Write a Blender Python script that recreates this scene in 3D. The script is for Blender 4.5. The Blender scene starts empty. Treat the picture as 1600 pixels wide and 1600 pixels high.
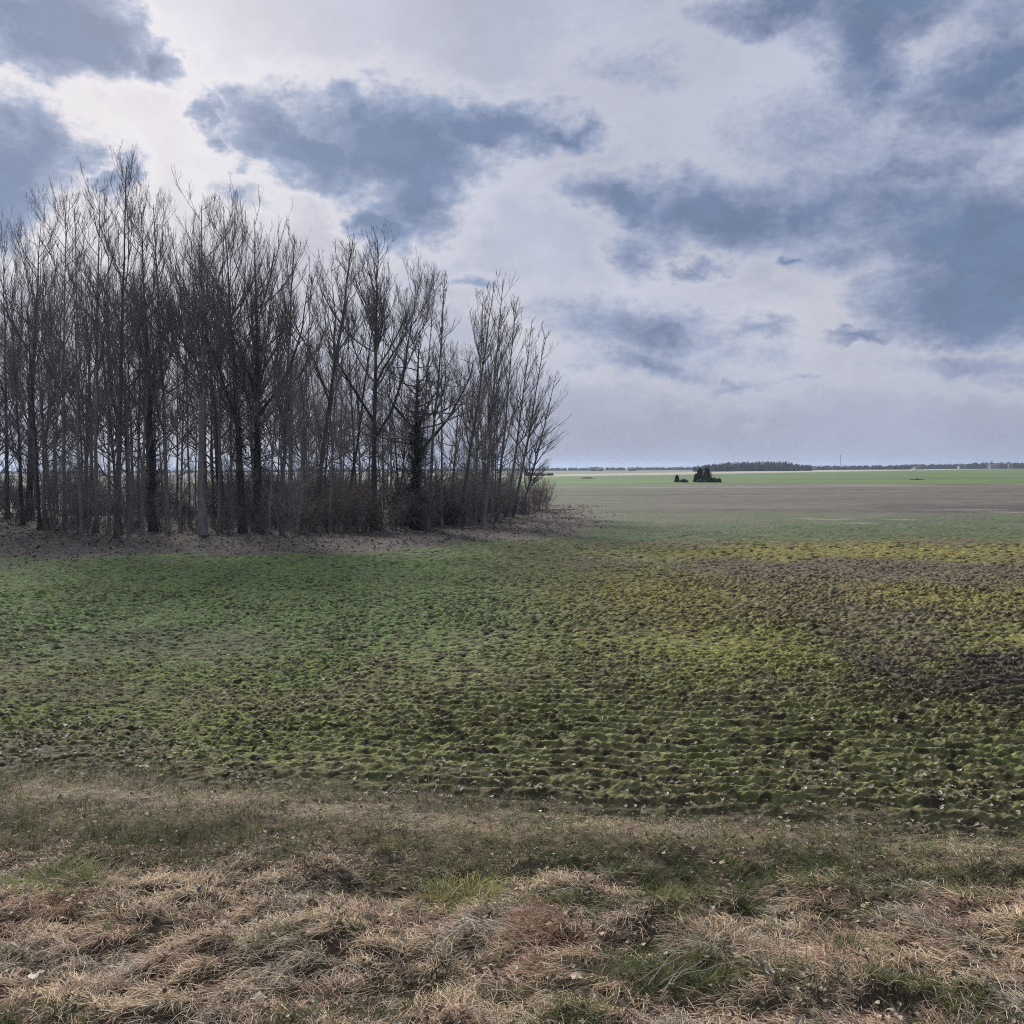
import bpy, math, random
import numpy as np
from mathutils import Vector

random.seed(7)
R = np.random.default_rng(11)
f32 = np.float32
C = bpy.context.scene.collection

# ------------------------------------------------------------------ camera geometry (used to read distances off the photograph)
F = 1386.0                      # focal length in photo pixels (60 degrees across)
CH = 2.5                        # eye height above the field
PITCH = math.atan(67 / F)


def ray(px, py):
    x, y = (px - 800) / F, (800 - py) / F
    v = Vector((x, math.cos(PITCH) + y * math.sin(PITCH), y * math.cos(PITCH) - math.sin(PITCH)))
    return v.normalized()


def gp(px, py):
    v = ray(px, py)
    t = CH / -v.z
    return v.x * t, v.y * t


def azel(px, py):
    v = ray(px, py)
    return math.degrees(math.atan2(v.x, v.y)), math.degrees(math.asin(v.z))


# ------------------------------------------------------------------ numpy noise
_ang = R.uniform(0, 2 * np.pi, 4096)
_gx, _gy = np.cos(_ang).astype(f32), np.sin(_ang).astype(f32)


def pn(x, y, seed=0):
    x = np.asarray(x, f32); y = np.asarray(y, f32)
    xi = np.floor(x).astype(np.int64); yi = np.floor(y).astype(np.int64)
    fx = (x - xi).astype(f32); fy = (y - yi).astype(f32)
    ux = fx * fx * fx * (fx * (fx * 6 - 15) + 10); uy = fy * fy * fy * (fy * (fy * 6 - 15) + 10)

    def g(ix, iy, dx, dy):
        h = (ix * 374761393 + iy * 668265263 + seed * 1442695041) & 0xffffffff
        h = ((h ^ (h >> 13)) * 1274126177) & 0xffffffff
        h = (h ^ (h >> 16)) & 4095
        return _gx[h] * dx + _gy[h] * dy
    a = g(xi, yi, fx, fy); b = g(xi + 1, yi, fx - 1, fy)
    c = g(xi, yi + 1, fx, fy - 1); d = g(xi + 1, yi + 1, fx - 1, fy - 1)
    return 1.5 * ((a + (b - a) * ux) * (1 - uy) + (c + (d - c) * ux) * uy)


def fbm(x, y, seed=0, o=3):
    s = 0; a = 1.0
    for k in range(o):
        s = s + a * pn(x * 2 ** k, y * 2 ** k, seed + k * 17)
        a *= .5
    return s


def ss(a, b, x):
    t = np.clip((np.asarray(x, f32) - a) / (b - a), 0, 1)
    return t * t * (3 - 2 * t)


def lerp(a, b, m):
    return a + (b - a) * np.asarray(m)[..., None]


# ------------------------------------------------------------------ zones of the ground (world coordinates, metres)
LFX = [-60, -14.4, -9, -3.9, -1.1, 2.2, 4.2]
LFY = [23.5, 24.6, 25.6, 27.0, 30.0, 34.0, 40.0]


def edge_y(x):
    return 6.58 - .18 * x


def m_bank(x, y):
    return 1 - ss(-.6, .6, y - edge_y(x) + .5 * pn(x / .9, y / .9, 3) + .35 * pn(x / .25, y / .25, 4))


def m_litter(x, y):
    w = 1.5 * fbm(x / 3, y / 3, 5, 3) + 1.1 * fbm(x / .6, y / .8, 6, 3)
    a = ss(-1.2, 1.2, y - np.interp(x, LFX, LFY) + 1.3 * w)
    b = 1 - ss(-.9, .9, x - (4.5 + .015 * (y - 40)) + w)
    c = 1 - ss(-4, 4, y - 66 + w)
    return a * b * c


def patch(x, y, px, py, rx, ry, soft=.5, seed=0):
    cx, cy = gp(px, py)
    d0 = np.sqrt(((x - cx) / rx) ** 2 + ((y - cy) / ry) ** 2)
    out = np.zeros(x.shape, f32)
    k = d0 < 3.2
    if k.any():
        u, v = x[k], y[k]
        d = d0[k] + .5 * fbm(u / rx * 1.3, v / ry * 1.3, seed + int(px), 3) + .45 * fbm(u / .45, v / .6, seed + 3, 3) * min(1, rx)
        out[k] = 1 - ss(1 - soft, 1 + soft, d)
    return out


def zone(x, y):
    """base colour of the ground cover at x, y (albedo)"""
    n = x.shape
    col = np.empty(n + (3,), f32)
    big = fbm(x / 2.6, y / 3.4, 31, 5); mid = fbm(x / .7, y / .9, 41, 4)
    # the mossy field
    col[...] = (.138, .136, .060)
    col = lerp(col, np.array((.122, .132, .052), f32), ss(-.1, .6, big + .4 * mid))
    lft = ss(2.5, -2.5, x + .8 * big) * ss(9.5, 13.5, y + 1.5 * mid)
    col = lerp(col, np.array((.100, .150, .052), f32), lft * .85)
    col = lerp(col, np.array((.118, .142, .044), f32), patch(x, y, 430, 1150, 1.3, .75) * .7)
    col = lerp(col, np.array((.105, .135, .040), f32), patch(x, y, 120, 1110, 1.0, .6) * .6)
    col = lerp(col, np.array((.105, .135, .040), f32), patch(x, y, 330, 1050, 1.6, .8) * .6)
    col = lerp(col, np.array((.072, .072, .045), f32), patch(x, y, 220, 1005, 2.0, 1.2, soft=.9) * .6)
    col = lerp(col, np.array((.076, .074, .046), f32), patch(x, y, 80, 1080, 1.3, .5, soft=.9) * .6)
    col = lerp(col, np.array((.110, .104, .062), f32), patch(x, y, 60, 1165, 1.2, .6) * .8)
    rgt = ss(-1.0, 5.0, x + 1.5 * big - .05 * (y - 8)) * ss(7.5, 11, y)
    col = lerp(col, np.array((.165, .165, .046), f32), rgt * ss(-.6, .5, big) * .85)
    col = lerp(col, np.array((.118, .100, .062), f32), rgt * ss(.05, -.55, big + .3 * mid) * .85)
    for p in ((1230, 892, 3.0, 2.2), (1330, 915, 3.4, 2.6), (1440, 893, 2.6, 1.4), (1560, 905, 3, 3), (1300, 960, 2.2, 1.8)):
        col = lerp(col, np.array((.122, .098, .072), f32), patch(x, y, *p, soft=.8) * .65)
    col = lerp(col, np.array((.055, .042, .040), f32), patch(x, y, 1570, 1055, 1.3, 1.1) * .85)
    col = lerp(col, np.array((.060, .052, .036), f32), patch(x, y, 1450, 1080, 1.0, .7) * .6)
    for p in ((1430, 935, 1.2, 1.9), (1290, 858, 3.2, 2.6), (1470, 866, 3.2, 2.0), (1170, 866, 1.8, 1.6), (1050, 935, 1.5, 2.6)):
        col = lerp(col, np.array((.200, .170, .046), f32), patch(x, y, *p, soft=.9) * .62)
    col = lerp(col, np.array((.16, .15, .09), f32), patch(x, y, 935, 880, 1.3, 1.5) * .7)
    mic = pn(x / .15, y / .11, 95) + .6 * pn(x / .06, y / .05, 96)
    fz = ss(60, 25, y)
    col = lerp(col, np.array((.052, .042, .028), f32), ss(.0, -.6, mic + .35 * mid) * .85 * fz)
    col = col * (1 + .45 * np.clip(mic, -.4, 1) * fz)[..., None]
    # green band beyond the clods
    gb = ss(26.5, 32.5, y + 2.5 * mid + 1.5 * big) * ss(0, 3, x)
    gbc = lerp(np.broadcast_to(np.array((.066, .092, .046), f32), n + (3,)), np.array((.105, .105, .072), f32), ss(0, .8, fbm(x / 1.2, y / 1.6, 63, 4)))
    col = lerp(col, gbc, gb)
    # greyish stubble
    st = ss(40, 53, y + 7 * pn(x / 11, y / 9, 64) + 5 * big + 3 * mid + .5 * (x - 12) * .25)
    stc = lerp(np.broadcast_to(np.array((.090, .083, .070), f32), n + (3,)), np.array((.076, .090, .058), f32), ss(.24, .04, x / np.maximum(y, 1) + .05 * big))
    stc = stc * (1 + .22 * fbm(x / 22, y / 6, 61, 4) + .18 * pn(x / 45, y / 2.6, 65) + .16 * fbm(x / 1.5, y / 2.5, 62, 3))[..., None]
    col = lerp(col, stc, st)
    col = lerp(col, np.array((.055, .048, .052), f32), patch(x, y, 1570, 797, 7.5, 6) * .8)
    for p in ((1300, 814, 1.0, .5), (1335, 821, .8, .5), (1510, 800, 1.7, .7), (1580, 805, 1.0, .6), (1410, 816, .7, .4), (1255, 812, .5, .4)):
        col = lerp(col, np.array((.30, .275, .25), f32), patch(x, y, *p, soft=.8) * .38)
    col = lerp(col, np.array((.21, .19, .165), f32), ss(108, 116, y) * ss(135, 122, y) * .6 * ss(-.6, .6, pn(x / 14, y / 5, 90)))
    # the bright green field
    fg = ss(128, 140, y + 4 * pn(x / 30, y / 30, 71))
    gcol = lerp(np.broadcast_to(np.array((.085, .135, .042), f32), n + (3,)), np.array((.068, .108, .048), f32), ss(-.4, .4, pn(x / 60, y / 25, 73)))
    col = lerp(col, gcol, fg)
    cl = 330 + 1.5 * (x - 12) + 10 * pn(x / 40, y / 40, 75)
    sp = ss(.84, .89, y / np.maximum(cl, 60)) * ss(120, 160, y)
    far = np.array((.13, .145, .11), f32)
    col = lerp(col, np.array((.27, .25, .205), f32), sp)
    col = lerp(col, far, ss(1.14, 1.22, y / np.maximum(cl, 60)) * ss(150, 200, y))
    # leaf litter round the grove
    lc = lerp(np.broadcast_to(np.array((.080, .070, .063), f32), n + (3,)), np.array((.125, .108, .096), f32), ss(.1, .6, fbm(x / .35, y / .5, 81, 2)))
    lit = m_litter(x, y)
    col = lerp(col, lc, lit)
    # the grassy bank in front
    b = m_bank(x, y)
    col = lerp(col, np.array((.080, .062, .042), f32), b)
    tr = y - edge_y(x) + .1 * pn(x / .9, y / .9, 8)
    col = lerp(col, np.array((.19, .155, .105), f32), np.exp(-((tr + .42) / .20) ** 2) * .7)
    # wheel-worn line where the bank meets the field
    d = y - edge_y(x) + .12 * pn(x / .8, y / .8, 7)
    col = lerp(col, np.array((.085, .070, .052), f32), np.exp(-(d / .22) ** 2) * .6)
    return col


def height(x, y):
    x = np.asarray(x, f32); y = np.asarray(y, f32)
    b = m_bank(x, y); lit = m_litter(x, y)
    near = ss(62, 30, y)
    # clods and tufts of the field
    wx = x + .07 * pn(x / .4, y / .4, 101); wy = y + .04 * pn(x / .4, y / .4, 103)
    n0 = pn(wx / .40, wy / .26, 104)
    k1 = ss(10, 15, y); k2 = ss(17, 26, y)                       # coarser clods further off
    n1 = pn(wx / .128, wy / .056, 105) * (1 - k1) + pn(wx / .155, wy / .095, 205) * k1 * (1 - k2) + pn(wx / .22, wy / .19, 206) * k2
    n2 = pn(wx / .058, wy / .036, 107) * (1 - k1) + pn(wx / .085, wy / .075, 207) * k1
    n3 = pn(x / .034, y / .030, 109) * ss(14, 8, y); n2 = n2 * ss(30, 17, y)
    lump = (1 - np.abs(n1 * 1.5)) * .9 - .35                     # rounded crests with narrow gaps
    lump = np.where(n0 > -2, .55 * lump + .85 * np.maximum(n1 + .45 * n2, -.55) + .50 * n0, 0)
    lump = lump + .26 * n2 + .20 * n3
    amp = (.032 + .011 * ss(-1, 5, x)) * (1 - .35 * ss(8.3, 7.0, y)) * (1 + .55 * ss(9, 14, y))
    amp = amp * (1 + .5 * pn(x / 1.7, y / 1.9, 111)) * 1.0
    row = np.sin((y + .10 * x + .13 * pn(x / 1.1, y / .8, 113)) * 2 * np.pi / .21) * .024 * ss(14.0, 8.5, y) * ss(-3.5, .5, x)
    field = (amp * lump + row) * near * (1 - .75 * lit) * (1 - .45 * ss(27, 31, y) * ss(0, 3, x))
    # hummocks of the bank
    h = .080 * pn(x / .95, y / .7, 121) + .060 * pn(x / .38, y / .33, 123) + .036 * pn(x / .15, y / .13, 125) + .010 * pn(x / .045, y / .045, 126)
    rise = .10 * ss(5.6, 3.4, y)
    h = h * (.35 + .65 * ss(6.0, 5.0, y)) + rise
    z = field * (1 - b) + h * b
    d = y - edge_y(x)
    z = z - .032 * np.exp(-((d - .02) / .22) ** 2) + .02 * np.exp(-((d - .45) / .3) ** 2)
    z = z + lit * (.03 * pn(x / 1.4, y / 1.4, 131) + .025 * pn(x / .4, y / .4, 133) + .012 * pn(x / .13, y / .13, 135))
    z = z + (.02 * pn(x / 2.5, y / 4, 141) + .10 * pn(x / 25, y / 25, 143) * ss(12, 40, y)) * (y > 0)
    return np.where(y > 2, z, h * .5).astype(f32)


# ------------------------------------------------------------------ mesh helpers
def mesh(name, verts, faces, mat=None, col=None, smooth=False):
    me = bpy.data.meshes.new(name)
    verts = np.ascontiguousarray(verts, f32).reshape(-1, 3)
    faces = np.ascontiguousarray(faces, np.int32)
    k = faces.shape[1]
    me.vertices.add(len(verts)); me.vertices.foreach_set('co', verts.ravel())
    me.loops.add(faces.size); me.loops.foreach_set('vertex_index', faces.ravel())
    me.polygons.add(len(faces)); me.polygons.foreach_set('loop_start', np.arange(len(faces), dtype=np.int32) * k)
    if smooth:
        me.polygons.foreach_set('use_smooth', np.ones(len(faces), bool))
    me.update(calc_edges=True)
    if col is not None:
        a = me.attributes.new('Col', 'FLOAT_COLOR', 'POINT')
        rgba = np.ones((len(verts), 4), f32); rgba[:, :3] = np.asarray(col, f32).reshape(-1, 3)
        a.data.foreach_set('color', rgba.ravel())
    if mat:
        me.materials.append(mat)
    return me


def obj(name, me, parent=None, loc=(0, 0, 0)):
    o = bpy.data.objects.new(name, me); C.objects.link(o)
    o.location = loc
    if parent:
        o.parent = parent
    return o


def tag(o, label=None, cat=None, group=None, kind=None):
    if label: o['label'] = label
    if cat: o['category'] = cat
    if group: o['group'] = group
    if kind: o['kind'] = kind
    return o


def empty(name, loc, rz=0):
    o = bpy.data.objects.new(name, None); C.objects.link(o)
    o.location = loc; o.rotation_euler = (0, 0, rz); o.empty_display_size = .2
    return o


def tubes(P, rad, k):
    """P (B,S,3) polylines, rad (B,S): open tubes with k sides -> verts, quads"""
    B, S, _ = P.shape
    T = np.gradient(P, axis=1); T /= np.linalg.norm(T, axis=2, keepdims=True) + 1e-9
    m = T.mean(1); m /= np.linalg.norm(m, axis=1, keepdims=True) + 1e-9
    ref = np.where(np.abs(m[:, 2:3]) < .8, np.array([[0, 0, 1.]]), np.array([[1., 0, 0]]))
    u = np.cross(m, ref); u /= np.linalg.norm(u, axis=1, keepdims=True) + 1e-9
    U = u[:, None, :] - (u[:, None, :] * T).sum(2, keepdims=True) * T
    U /= np.linalg.norm(U, axis=2, keepdims=True) + 1e-9
    V = np.cross(T, U)
    a = np.arange(k) * 2 * np.pi / k
    ring = U[:, :, None, :] * np.cos(a)[None, None, :, None] + V[:, :, None, :] * np.sin(a)[None, None, :, None]
    v = P[:, :, None, :] + ring * rad[:, :, None, None]
    idx = np.arange(B * S * k).reshape(B, S, k)
    nx = np.roll(idx, -1, axis=2)
    q = np.stack([idx[:, :-1], nx[:, :-1], nx[:, 1:], idx[:, 1:]], -1).reshape(-1, 4)
    return v.reshape(-1, 3), q


def join(parts):
    vs, fs, n = [], [], 0
    for v, q in parts:
        vs.append(v); fs.append(q + n); n += len(v)
    return np.concatenate(vs), np.concatenate(fs)


# ------------------------------------------------------------------ materials
def new_mat(name):
    m = bpy.data.materials.new(name); m.use_nodes = True
    nt = m.node_tree; b = nt.nodes['Principled BSDF']
    b.inputs['Roughness'].default_value = .95
    b.inputs['Specular IOR Level'].default_value = .12
    return m, nt, b


def ground_mat():
    m, nt, b = new_mat('field_soil_and_moss')
    N, L = nt.nodes.new, nt.links.new
    at = N('ShaderNodeAttribute'); at.attribute_name = 'Col'
    tc = N('ShaderNodeNewGeometry')
    n1 = N('ShaderNodeTexNoise'); n1.inputs['Scale'].default_value = 14; n1.inputs['Detail'].default_value = 6; n1.inputs['Roughness'].default_value = .7
    n2 = N('ShaderNodeTexNoise'); n2.inputs['Scale'].default_value = 70; n2.inputs['Detail'].default_value = 4; n2.inputs['Roughness'].default_value = .7
    L(tc.outputs['Position'], n1.inputs['Vector']); L(tc.outputs['Position'], n2.inputs['Vector'])
    mr = N('ShaderNodeMapRange'); mr.inputs['From Min'].default_value = .3; mr.inputs['From Max'].default_value = .7
    mr.inputs['To Min'].default_value = .55; mr.inputs['To Max'].default_value = 1.45
    L(n1.outputs['Fac'], mr.inputs['Value'])
    mr2 = N('ShaderNodeMapRange'); mr2.inputs['From Min'].default_value = .3; mr2.inputs['From Max'].default_value = .7
    mr2.inputs['To Min'].default_value = .75; mr2.inputs['To Max'].default_value = 1.25
    L(n2.outputs['Fac'], mr2.inputs['Value'])
    mu = N('ShaderNodeMath'); mu.operation = 'MULTIPLY'; L(mr.outputs[0], mu.inputs[0]); L(mr2.outputs[0], mu.inputs[1])
    vm = N('ShaderNodeVectorMath'); vm.operation = 'SCALE'; L(at.outputs['Color'], vm.inputs[0]); L(mu.outputs[0], vm.inputs['Scale'])
    L(vm.outputs[0], b.inputs['Base Color'])
    bp = N('ShaderNodeBump'); bp.inputs['Strength'].default_value = .8; bp.inputs['Distance'].default_value = .02
    L(n2.outputs['Fac'], bp.inputs['Height']); L(bp.outputs[0], b.inputs['Normal'])
    return m


def blade_mat(name, transl=.35):
    m, nt, b = new_mat(name)
    N, L = nt.nodes.new, nt.links.new
    at = N('ShaderNodeAttribute'); at.attribute_name = 'Col'
    n1 = N('ShaderNodeTexNoise'); n1.inputs['Scale'].default_value = 25; n1.inputs['Detail'].default_value = 2
    ge = N('ShaderNodeNewGeometry'); L(ge.outputs['Position'], n1.inputs['Vector'])
    mr = N('ShaderNodeMapRange'); mr.inputs['To Min'].default_value = .7; mr.inputs['To Max'].default_value = 1.3
    L(n1.outputs['Fac'], mr.inputs['Value'])
    vm = N('ShaderNodeVectorMath'); vm.operation = 'SCALE'; L(at.outputs['Color'], vm.inputs[0]); L(mr.outputs[0], vm.inputs['Scale'])
    L(vm.outputs[0], b.inputs['Base Color'])
    b.inputs['Roughness'].default_value = .7
    tr = N('ShaderNodeBsdfTranslucent'); L(vm.outputs[0], tr.inputs['Color'])
    mx = N('ShaderNodeMixShader'); mx.inputs[0].default_value = transl
    L(b.outputs[0], mx.inputs[1]); L(tr.outputs[0], mx.inputs[2])
    L(mx.outputs[0], nt.nodes['Material Output'].inputs['Surface'])
    return m


def noise_mat(name, c0, c1, scale=6, stretch=(1, 1, .25), bump=.5, rough=.95):
    m, nt, b = new_mat(name)
    N, L = nt.nodes.new, nt.links.new
    tc = N('ShaderNodeTexCoord'); mp = N('ShaderNodeMapping'); mp.inputs['Scale'].default_value = stretch
    L(tc.outputs['Object'], mp.inputs['Vector'])
    n = N('ShaderNodeTexNoise'); n.inputs['Scale'].default_value = scale; n.inputs['Detail'].default_value = 6; n.inputs['Roughness'].default_value = .65
    L(mp.outputs[0], n.inputs['Vector'])
    cr = N('ShaderNodeValToRGB'); cr.color_ramp.elements[0].position = .33; cr.color_ramp.elements[1].position = .68
    cr.color_ramp.elements[0].color = (*c0, 1); cr.color_ramp.elements[1].color = (*c1, 1)
    L(n.outputs['Fac'], cr.inputs[0]); L(cr.outputs[0], b.inputs['Base Color'])
    bp = N('ShaderNodeBump'); bp.inputs['Strength'].default_value = bump; bp.inputs['Distance'].default_value = .02
    L(n.outputs['Fac'], bp.inputs['Height']); L(bp.outputs[0], b.inputs['Normal'])
    b.inputs['Roughness'].default_value = rough
    return m


M_ground = ground_mat()
M_dry = blade_mat('dry_grass_straw', .3)
M_green = blade_mat('short_grass_blades', .25)
M_leaf = blade_mat('fallen_leaf_surface', .2)
M_foliage = blade_mat('dark_foliage', .15)
M_bark = noise_mat('grey_brown_bark', (.075, .073, .077), (.185, .176, .178), 9)
M_bark_pale = noise_mat('pale_grey_bark', (.16, .155, .155), (.33, .315, .305), 9)
M_bark_dark = noise_mat('dark_bark', (.045, .043, .047), (.110, .103, .107), 9)
M_twig = noise_mat('twig_bark', (.122, .118, .124), (.248, .240, .250), 3)
M_twig_warm = noise_mat('warm_twig_bark', (.150, .126, .116), (.29, .245, .228), 3)
M_wall = noise_mat('white_render', (.20, .20, .21), (.30, .30, .30), 1.5, (1, 1, 1), .1)
M_roof = noise_mat('grey_roof_tiles', (.10, .09, .09), (.18, .15, .14), 2, (1, 1, 1), .2)
M_roof_red = noise_mat('red_roof_tiles', (.11, .07, .06), (.17, .10, .085), 2, (1, 1, 1), .2)
M_steel = noise_mat('galvanised_steel', (.25, .26, .27), (.36, .37, .38), 4, (1, 1, 1), .05, .5)
M_heap = noise_mat('brown_heap_soil', (.07, .06, .048), (.13, .11, .09), 4, (1, 1, 1), .6)

# ------------------------------------------------------------------ the ground: one sheet to the horizon (finer near the field's clods)
def build_ground():
    r = [0.0, .4, .8, 1.3, 1.8, 2.3, 2.6, 2.8]
    while r[-1] < 7000:
        x = r[-1]
        k = .0017 if x < 36 else (.0022 if x < 40 else (.0055 if x < 75 else (.016 if x < 400 else .05)))
        r.append(x * (1 + k) if x >= 2.8 else x + .2)
    r = np.array(r)
    h = math.radians(39)
    fine = np.linspace(-h, h, 1500)
    coarse = np.linspace(h, 2 * math.pi - h, 74)[1:-1]
    th = np.concatenate([fine, coarse])
    X = (r[:, None] * np.sin(th)[None]).astype(f32); Y = (r[:, None] * np.cos(th)[None]).astype(f32)
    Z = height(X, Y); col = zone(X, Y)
    n, m = X.shape
    idx = np.arange(n * m, dtype=np.int32).reshape(n, m); nx = np.roll(idx, -1, 1)
    q = np.stack([idx[:-1], idx[1:], nx[1:], nx[:-1]], -1).reshape(-1, 4)
    me = mesh('ground', np.stack([X, Y, Z], -1), q, M_ground, col, True)
    return tag(obj('ground', me), kind='structure')


build_ground()


def hz(x, y):
    return float(height(np.array([x]), np.array([y]))[0])


# ------------------------------------------------------------------ grass
def blades(P, az, length, width, e0, e1, col, segs=4, drift=.5, tipc=1.25):
    """curved tapering ribbons: azimuth, length, start/end elevation -> verts, quads, colours"""
    n = len(P)
    S = segs + 1
    v = np.empty((n, S, 2, 3), f32); c = np.empty((n, S, 2, 3), f32)
    p = P.astype(f32).copy(); a = az.copy(); dr = R.normal(0, drift, n) / segs
    roll = R.uniform(-.9, .9, n)
    for s in range(S):
        t = s / segs
        e = e0 + (e1 - e0) * t
        side = np.stack([-np.sin(a) * np.cos(roll), np.cos(a) * np.cos(roll), np.sin(roll)], -1)
        w = (width * (1 - .85 * t ** 1.5) * .5)[:, None]
        v[:, s, 0] = p - side * w; v[:, s, 1] = p + side * w
        c[:, s] = (col * (.75 + (tipc - .75) * t))[:, None, :]
        st = length / segs
        p = p + np.stack([np.cos(a) * np.cos(e), np.sin(a) * np.cos(e), np.sin(e)], -1) * st[:, None]
        a = a + dr
    idx = np.arange(n * S * 2, dtype=np.int32).reshape(n, S, 2)
    q = np.stack([idx[:, :-1, 0], idx[:, 1:, 0], idx[:, 1:, 1], idx[:, :-1, 1]], -1).reshape(-1, 4)
    return v.reshape(-1, 3), q, c.reshape(-1, 3)


def wedge(n, y0, y1, power):
    """points in the visible wedge, density falling with distance as y**-power"""
    u = R.uniform(0, 1, n)
    k = 2 - power
    y = (y0 ** k + u * (y1 ** k - y0 ** k)) ** (1 / k) if abs(k) > 1e-3 else y0 * (y1 / y0) ** u
    x = R.uniform(-1, 1, n) * (.66 * y + .6)
    return x.astype(f32), y.astype(f32)


def green_mask(x, y):
    g = ss(5.0, 5.7, y + .17 * x + .45 * fbm(x / .8, y / .5, 201, 3)) * .8
    g = g * (1 - .8 * np.exp(-((y - edge_y(x) + .42 + .1 * pn(x / .9, y / .9, 8)) / .20) ** 2))
    g = np.maximum(g, ss(-.05, .65, fbm(x / .6, y / .42, 203, 4)) * .85)
    for px, py, rx, ry in ((1120, 1365, .50, .42), (900, 1335, .5, .3), (390, 1510, .28, .16), (600, 1580, .55, .18), (120, 1360, .3, .22), (1080, 1560, .5, .25),
                           (1280, 1330, .6, .3), (880, 1440, .35, .2), (300, 1300, 1.2, .35), (1420, 1570, .3, .2)):
        g = np.maximum(g, patch(x, y, px, py, rx, ry, .5, 9))
    for px, py, rx, ry in ((250, 1550, .9, .35), (200, 1480, .7, .3), (760, 1470, .7, .25), (1500, 1520, .6, .35), (1200, 1480, .5, .25), (700, 1560, .5, .2), (330, 1390, .7, .3)):
        g = g * (1 - .85 * patch(x, y, px, py, rx, ry, .5, 9))
    return g


def dry_grass():
    x, y = wedge(330000, 3.1, 7.6, 1.0)
    cn = pn(x / .20, y / .15, 241) + .7 * pn(x / .09, y / .075, 243)
    keep = R.uniform(0, 1, len(x)) < m_bank(x, y) * (.55 + .45 * ss(6.2, 5.0, y)) * (.16 + .78 * ss(-.55, .25, cn))
    x, y = x[keep], y[keep]; n = len(x)
    g = green_mask(x, y); isg = R.uniform(0, 1, n) < g
    # straw lies combed over in swirls
    flow = 2.6 + 2.4 * fbm(x / 1.1, y / .8, 211, 2) + R.normal(0, .8, n)
    flow = np.where(isg, R.uniform(0, 2 * np.pi, n), flow)
    cl = pn(x / .16, y / .14, 213)
    L = np.where(isg, R.uniform(.03, .11, n) * (1 + .4 * np.clip(cl, -.8, .8)), R.uniform(.04, .16, n) * (.42 + .58 * ss(5.9, 4.9, y)))
    W = np.where(isg, R.uniform(.003, .005, n), R.uniform(.0022, .0045, n))
    e0 = np.where(isg, R.uniform(.5, 1.3, n), R.uniform(.0, .52, n) * (.7 + .6 * cl))
    e1 = np.where(isg, R.uniform(-.2, .7, n), R.uniform(-1.0, -.05, n))
    straw = np.array((.62, .49, .335)); rust = np.array((.49, .345, .255)); grey = np.array((.44, .40, .32)); gr = np.array((.105, .130, .052)); yg = np.array((.25, .245, .10))
    tone = ss(-.5, .5, fbm(x / .6, y / .45, 215, 3) + R.normal(0, .25, n))
    col = lerp(np.broadcast_to(rust, (n, 3)), straw, tone)
    col = lerp(col, grey, ss(.1, .7, pn(x / .5, y / .5, 217) + R.normal(0, .3, n)))
    gcol = lerp(np.broadcast_to(gr, (n, 3)), yg, ss(.1, .9, pn(x / .4, y / .4, 219) + R.normal(0, .35, n)))
    col = np.where(isg[:, None], gcol, col) * R.uniform(.6, 1.25, n)[:, None]
    z = height(x, y) - .004 + np.where(isg, 0, R.uniform(0, .03, n))
    v, q, c = blades(np.stack([x, y, z], -1), flow, L, W, e0, e1, col, 4, .9)
    o = obj('dry_grass', mesh('dry_grass', v, q, M_dry, c))
    tag(o, 'matted dry straw coloured grass mixed with green on the bank in front', 'grass', kind='stuff')


def field_grass():
    x, y = wedge(360000, 6.0, 40, 1.9)
    b = m_bank(x, y); lit = m_litter(x, y)
    h = height(x, y); lump = pn(x / .22, y / .15, 231)
    keep = (R.uniform(0, 1, len(x)) < (1 - b) * (1 - .80 * lit)) & (R.uniform(0, 1, len(x)) < .07 + .93 * ss(.0, .05, h + .012 * lump))
    x, y, h = x[keep], y[keep], h[keep]; n = len(x)
    base = zone(x, y)
    k = np.clip(y / 9, .8, 2.6)
    pale = R.uniform(0, 1, n) < .14 + .36 * ss(.012, .045, h)  # more pale blades on the crests: backlit tops put into the colour
    col = base * R.uniform(.8, 1.75, n)[:, None]
    col = np.where(pale[:, None], np.array((.36, .34, .21)) * R.uniform(.6, 1.1, n)[:, None], col)
    L = R.uniform(.014, .040, n) * np.sqrt(k); W = .0034 * k * R.uniform(.7, 1.3, n)
    az = R.uniform(0, 2 * np.pi, n)
    v, q, c = blades(np.stack([x, y, h - .004], -1), az, L, W, R.uniform(.4, 1.3, n), R.uniform(-.5, .5, n), col, 2, .6)
    o = obj('short_grass', mesh('short_grass', v, q, M_green, c))
    tag(o, 'short mossy green grass growing over the clods of the field', 'grass', kind='stuff')


dry_grass()
field_grass()


def tussock(px, py, n, rad, L, cols, label, e=(.5, 1.4), az0=None, tip=-.6, W=.004):
    x, y = gp(px, py)
    z = hz(x, y)
    r = rad * np.sqrt(R.uniform(0, 1, n)); a = R.uniform(0, 2 * np.pi, n)
    P = np.stack([r * np.cos(a), r * np.sin(a), np.full(n, -.01)], -1)
    az = a + R.normal(0, .5, n) if az0 is None else R.normal(az0, .5, n)
    col = np.array(cols)[R.integers(0, len(cols), n)] * R.uniform(.7, 1.2, n)[:, None]
    v, q, c = blades(P, az, R.uniform(.6, 1.1, n) * L, np.full(n, W), R.uniform(*e, n), R.uniform(tip, tip + .6, n), col, 5, .4)
    o = obj('grass_tussock', mesh('grass_tussock', v, q, M_dry, c), loc=(x, y, z))
    tag(o, label, 'grass tussock', 'tussocks on the bank')


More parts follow.
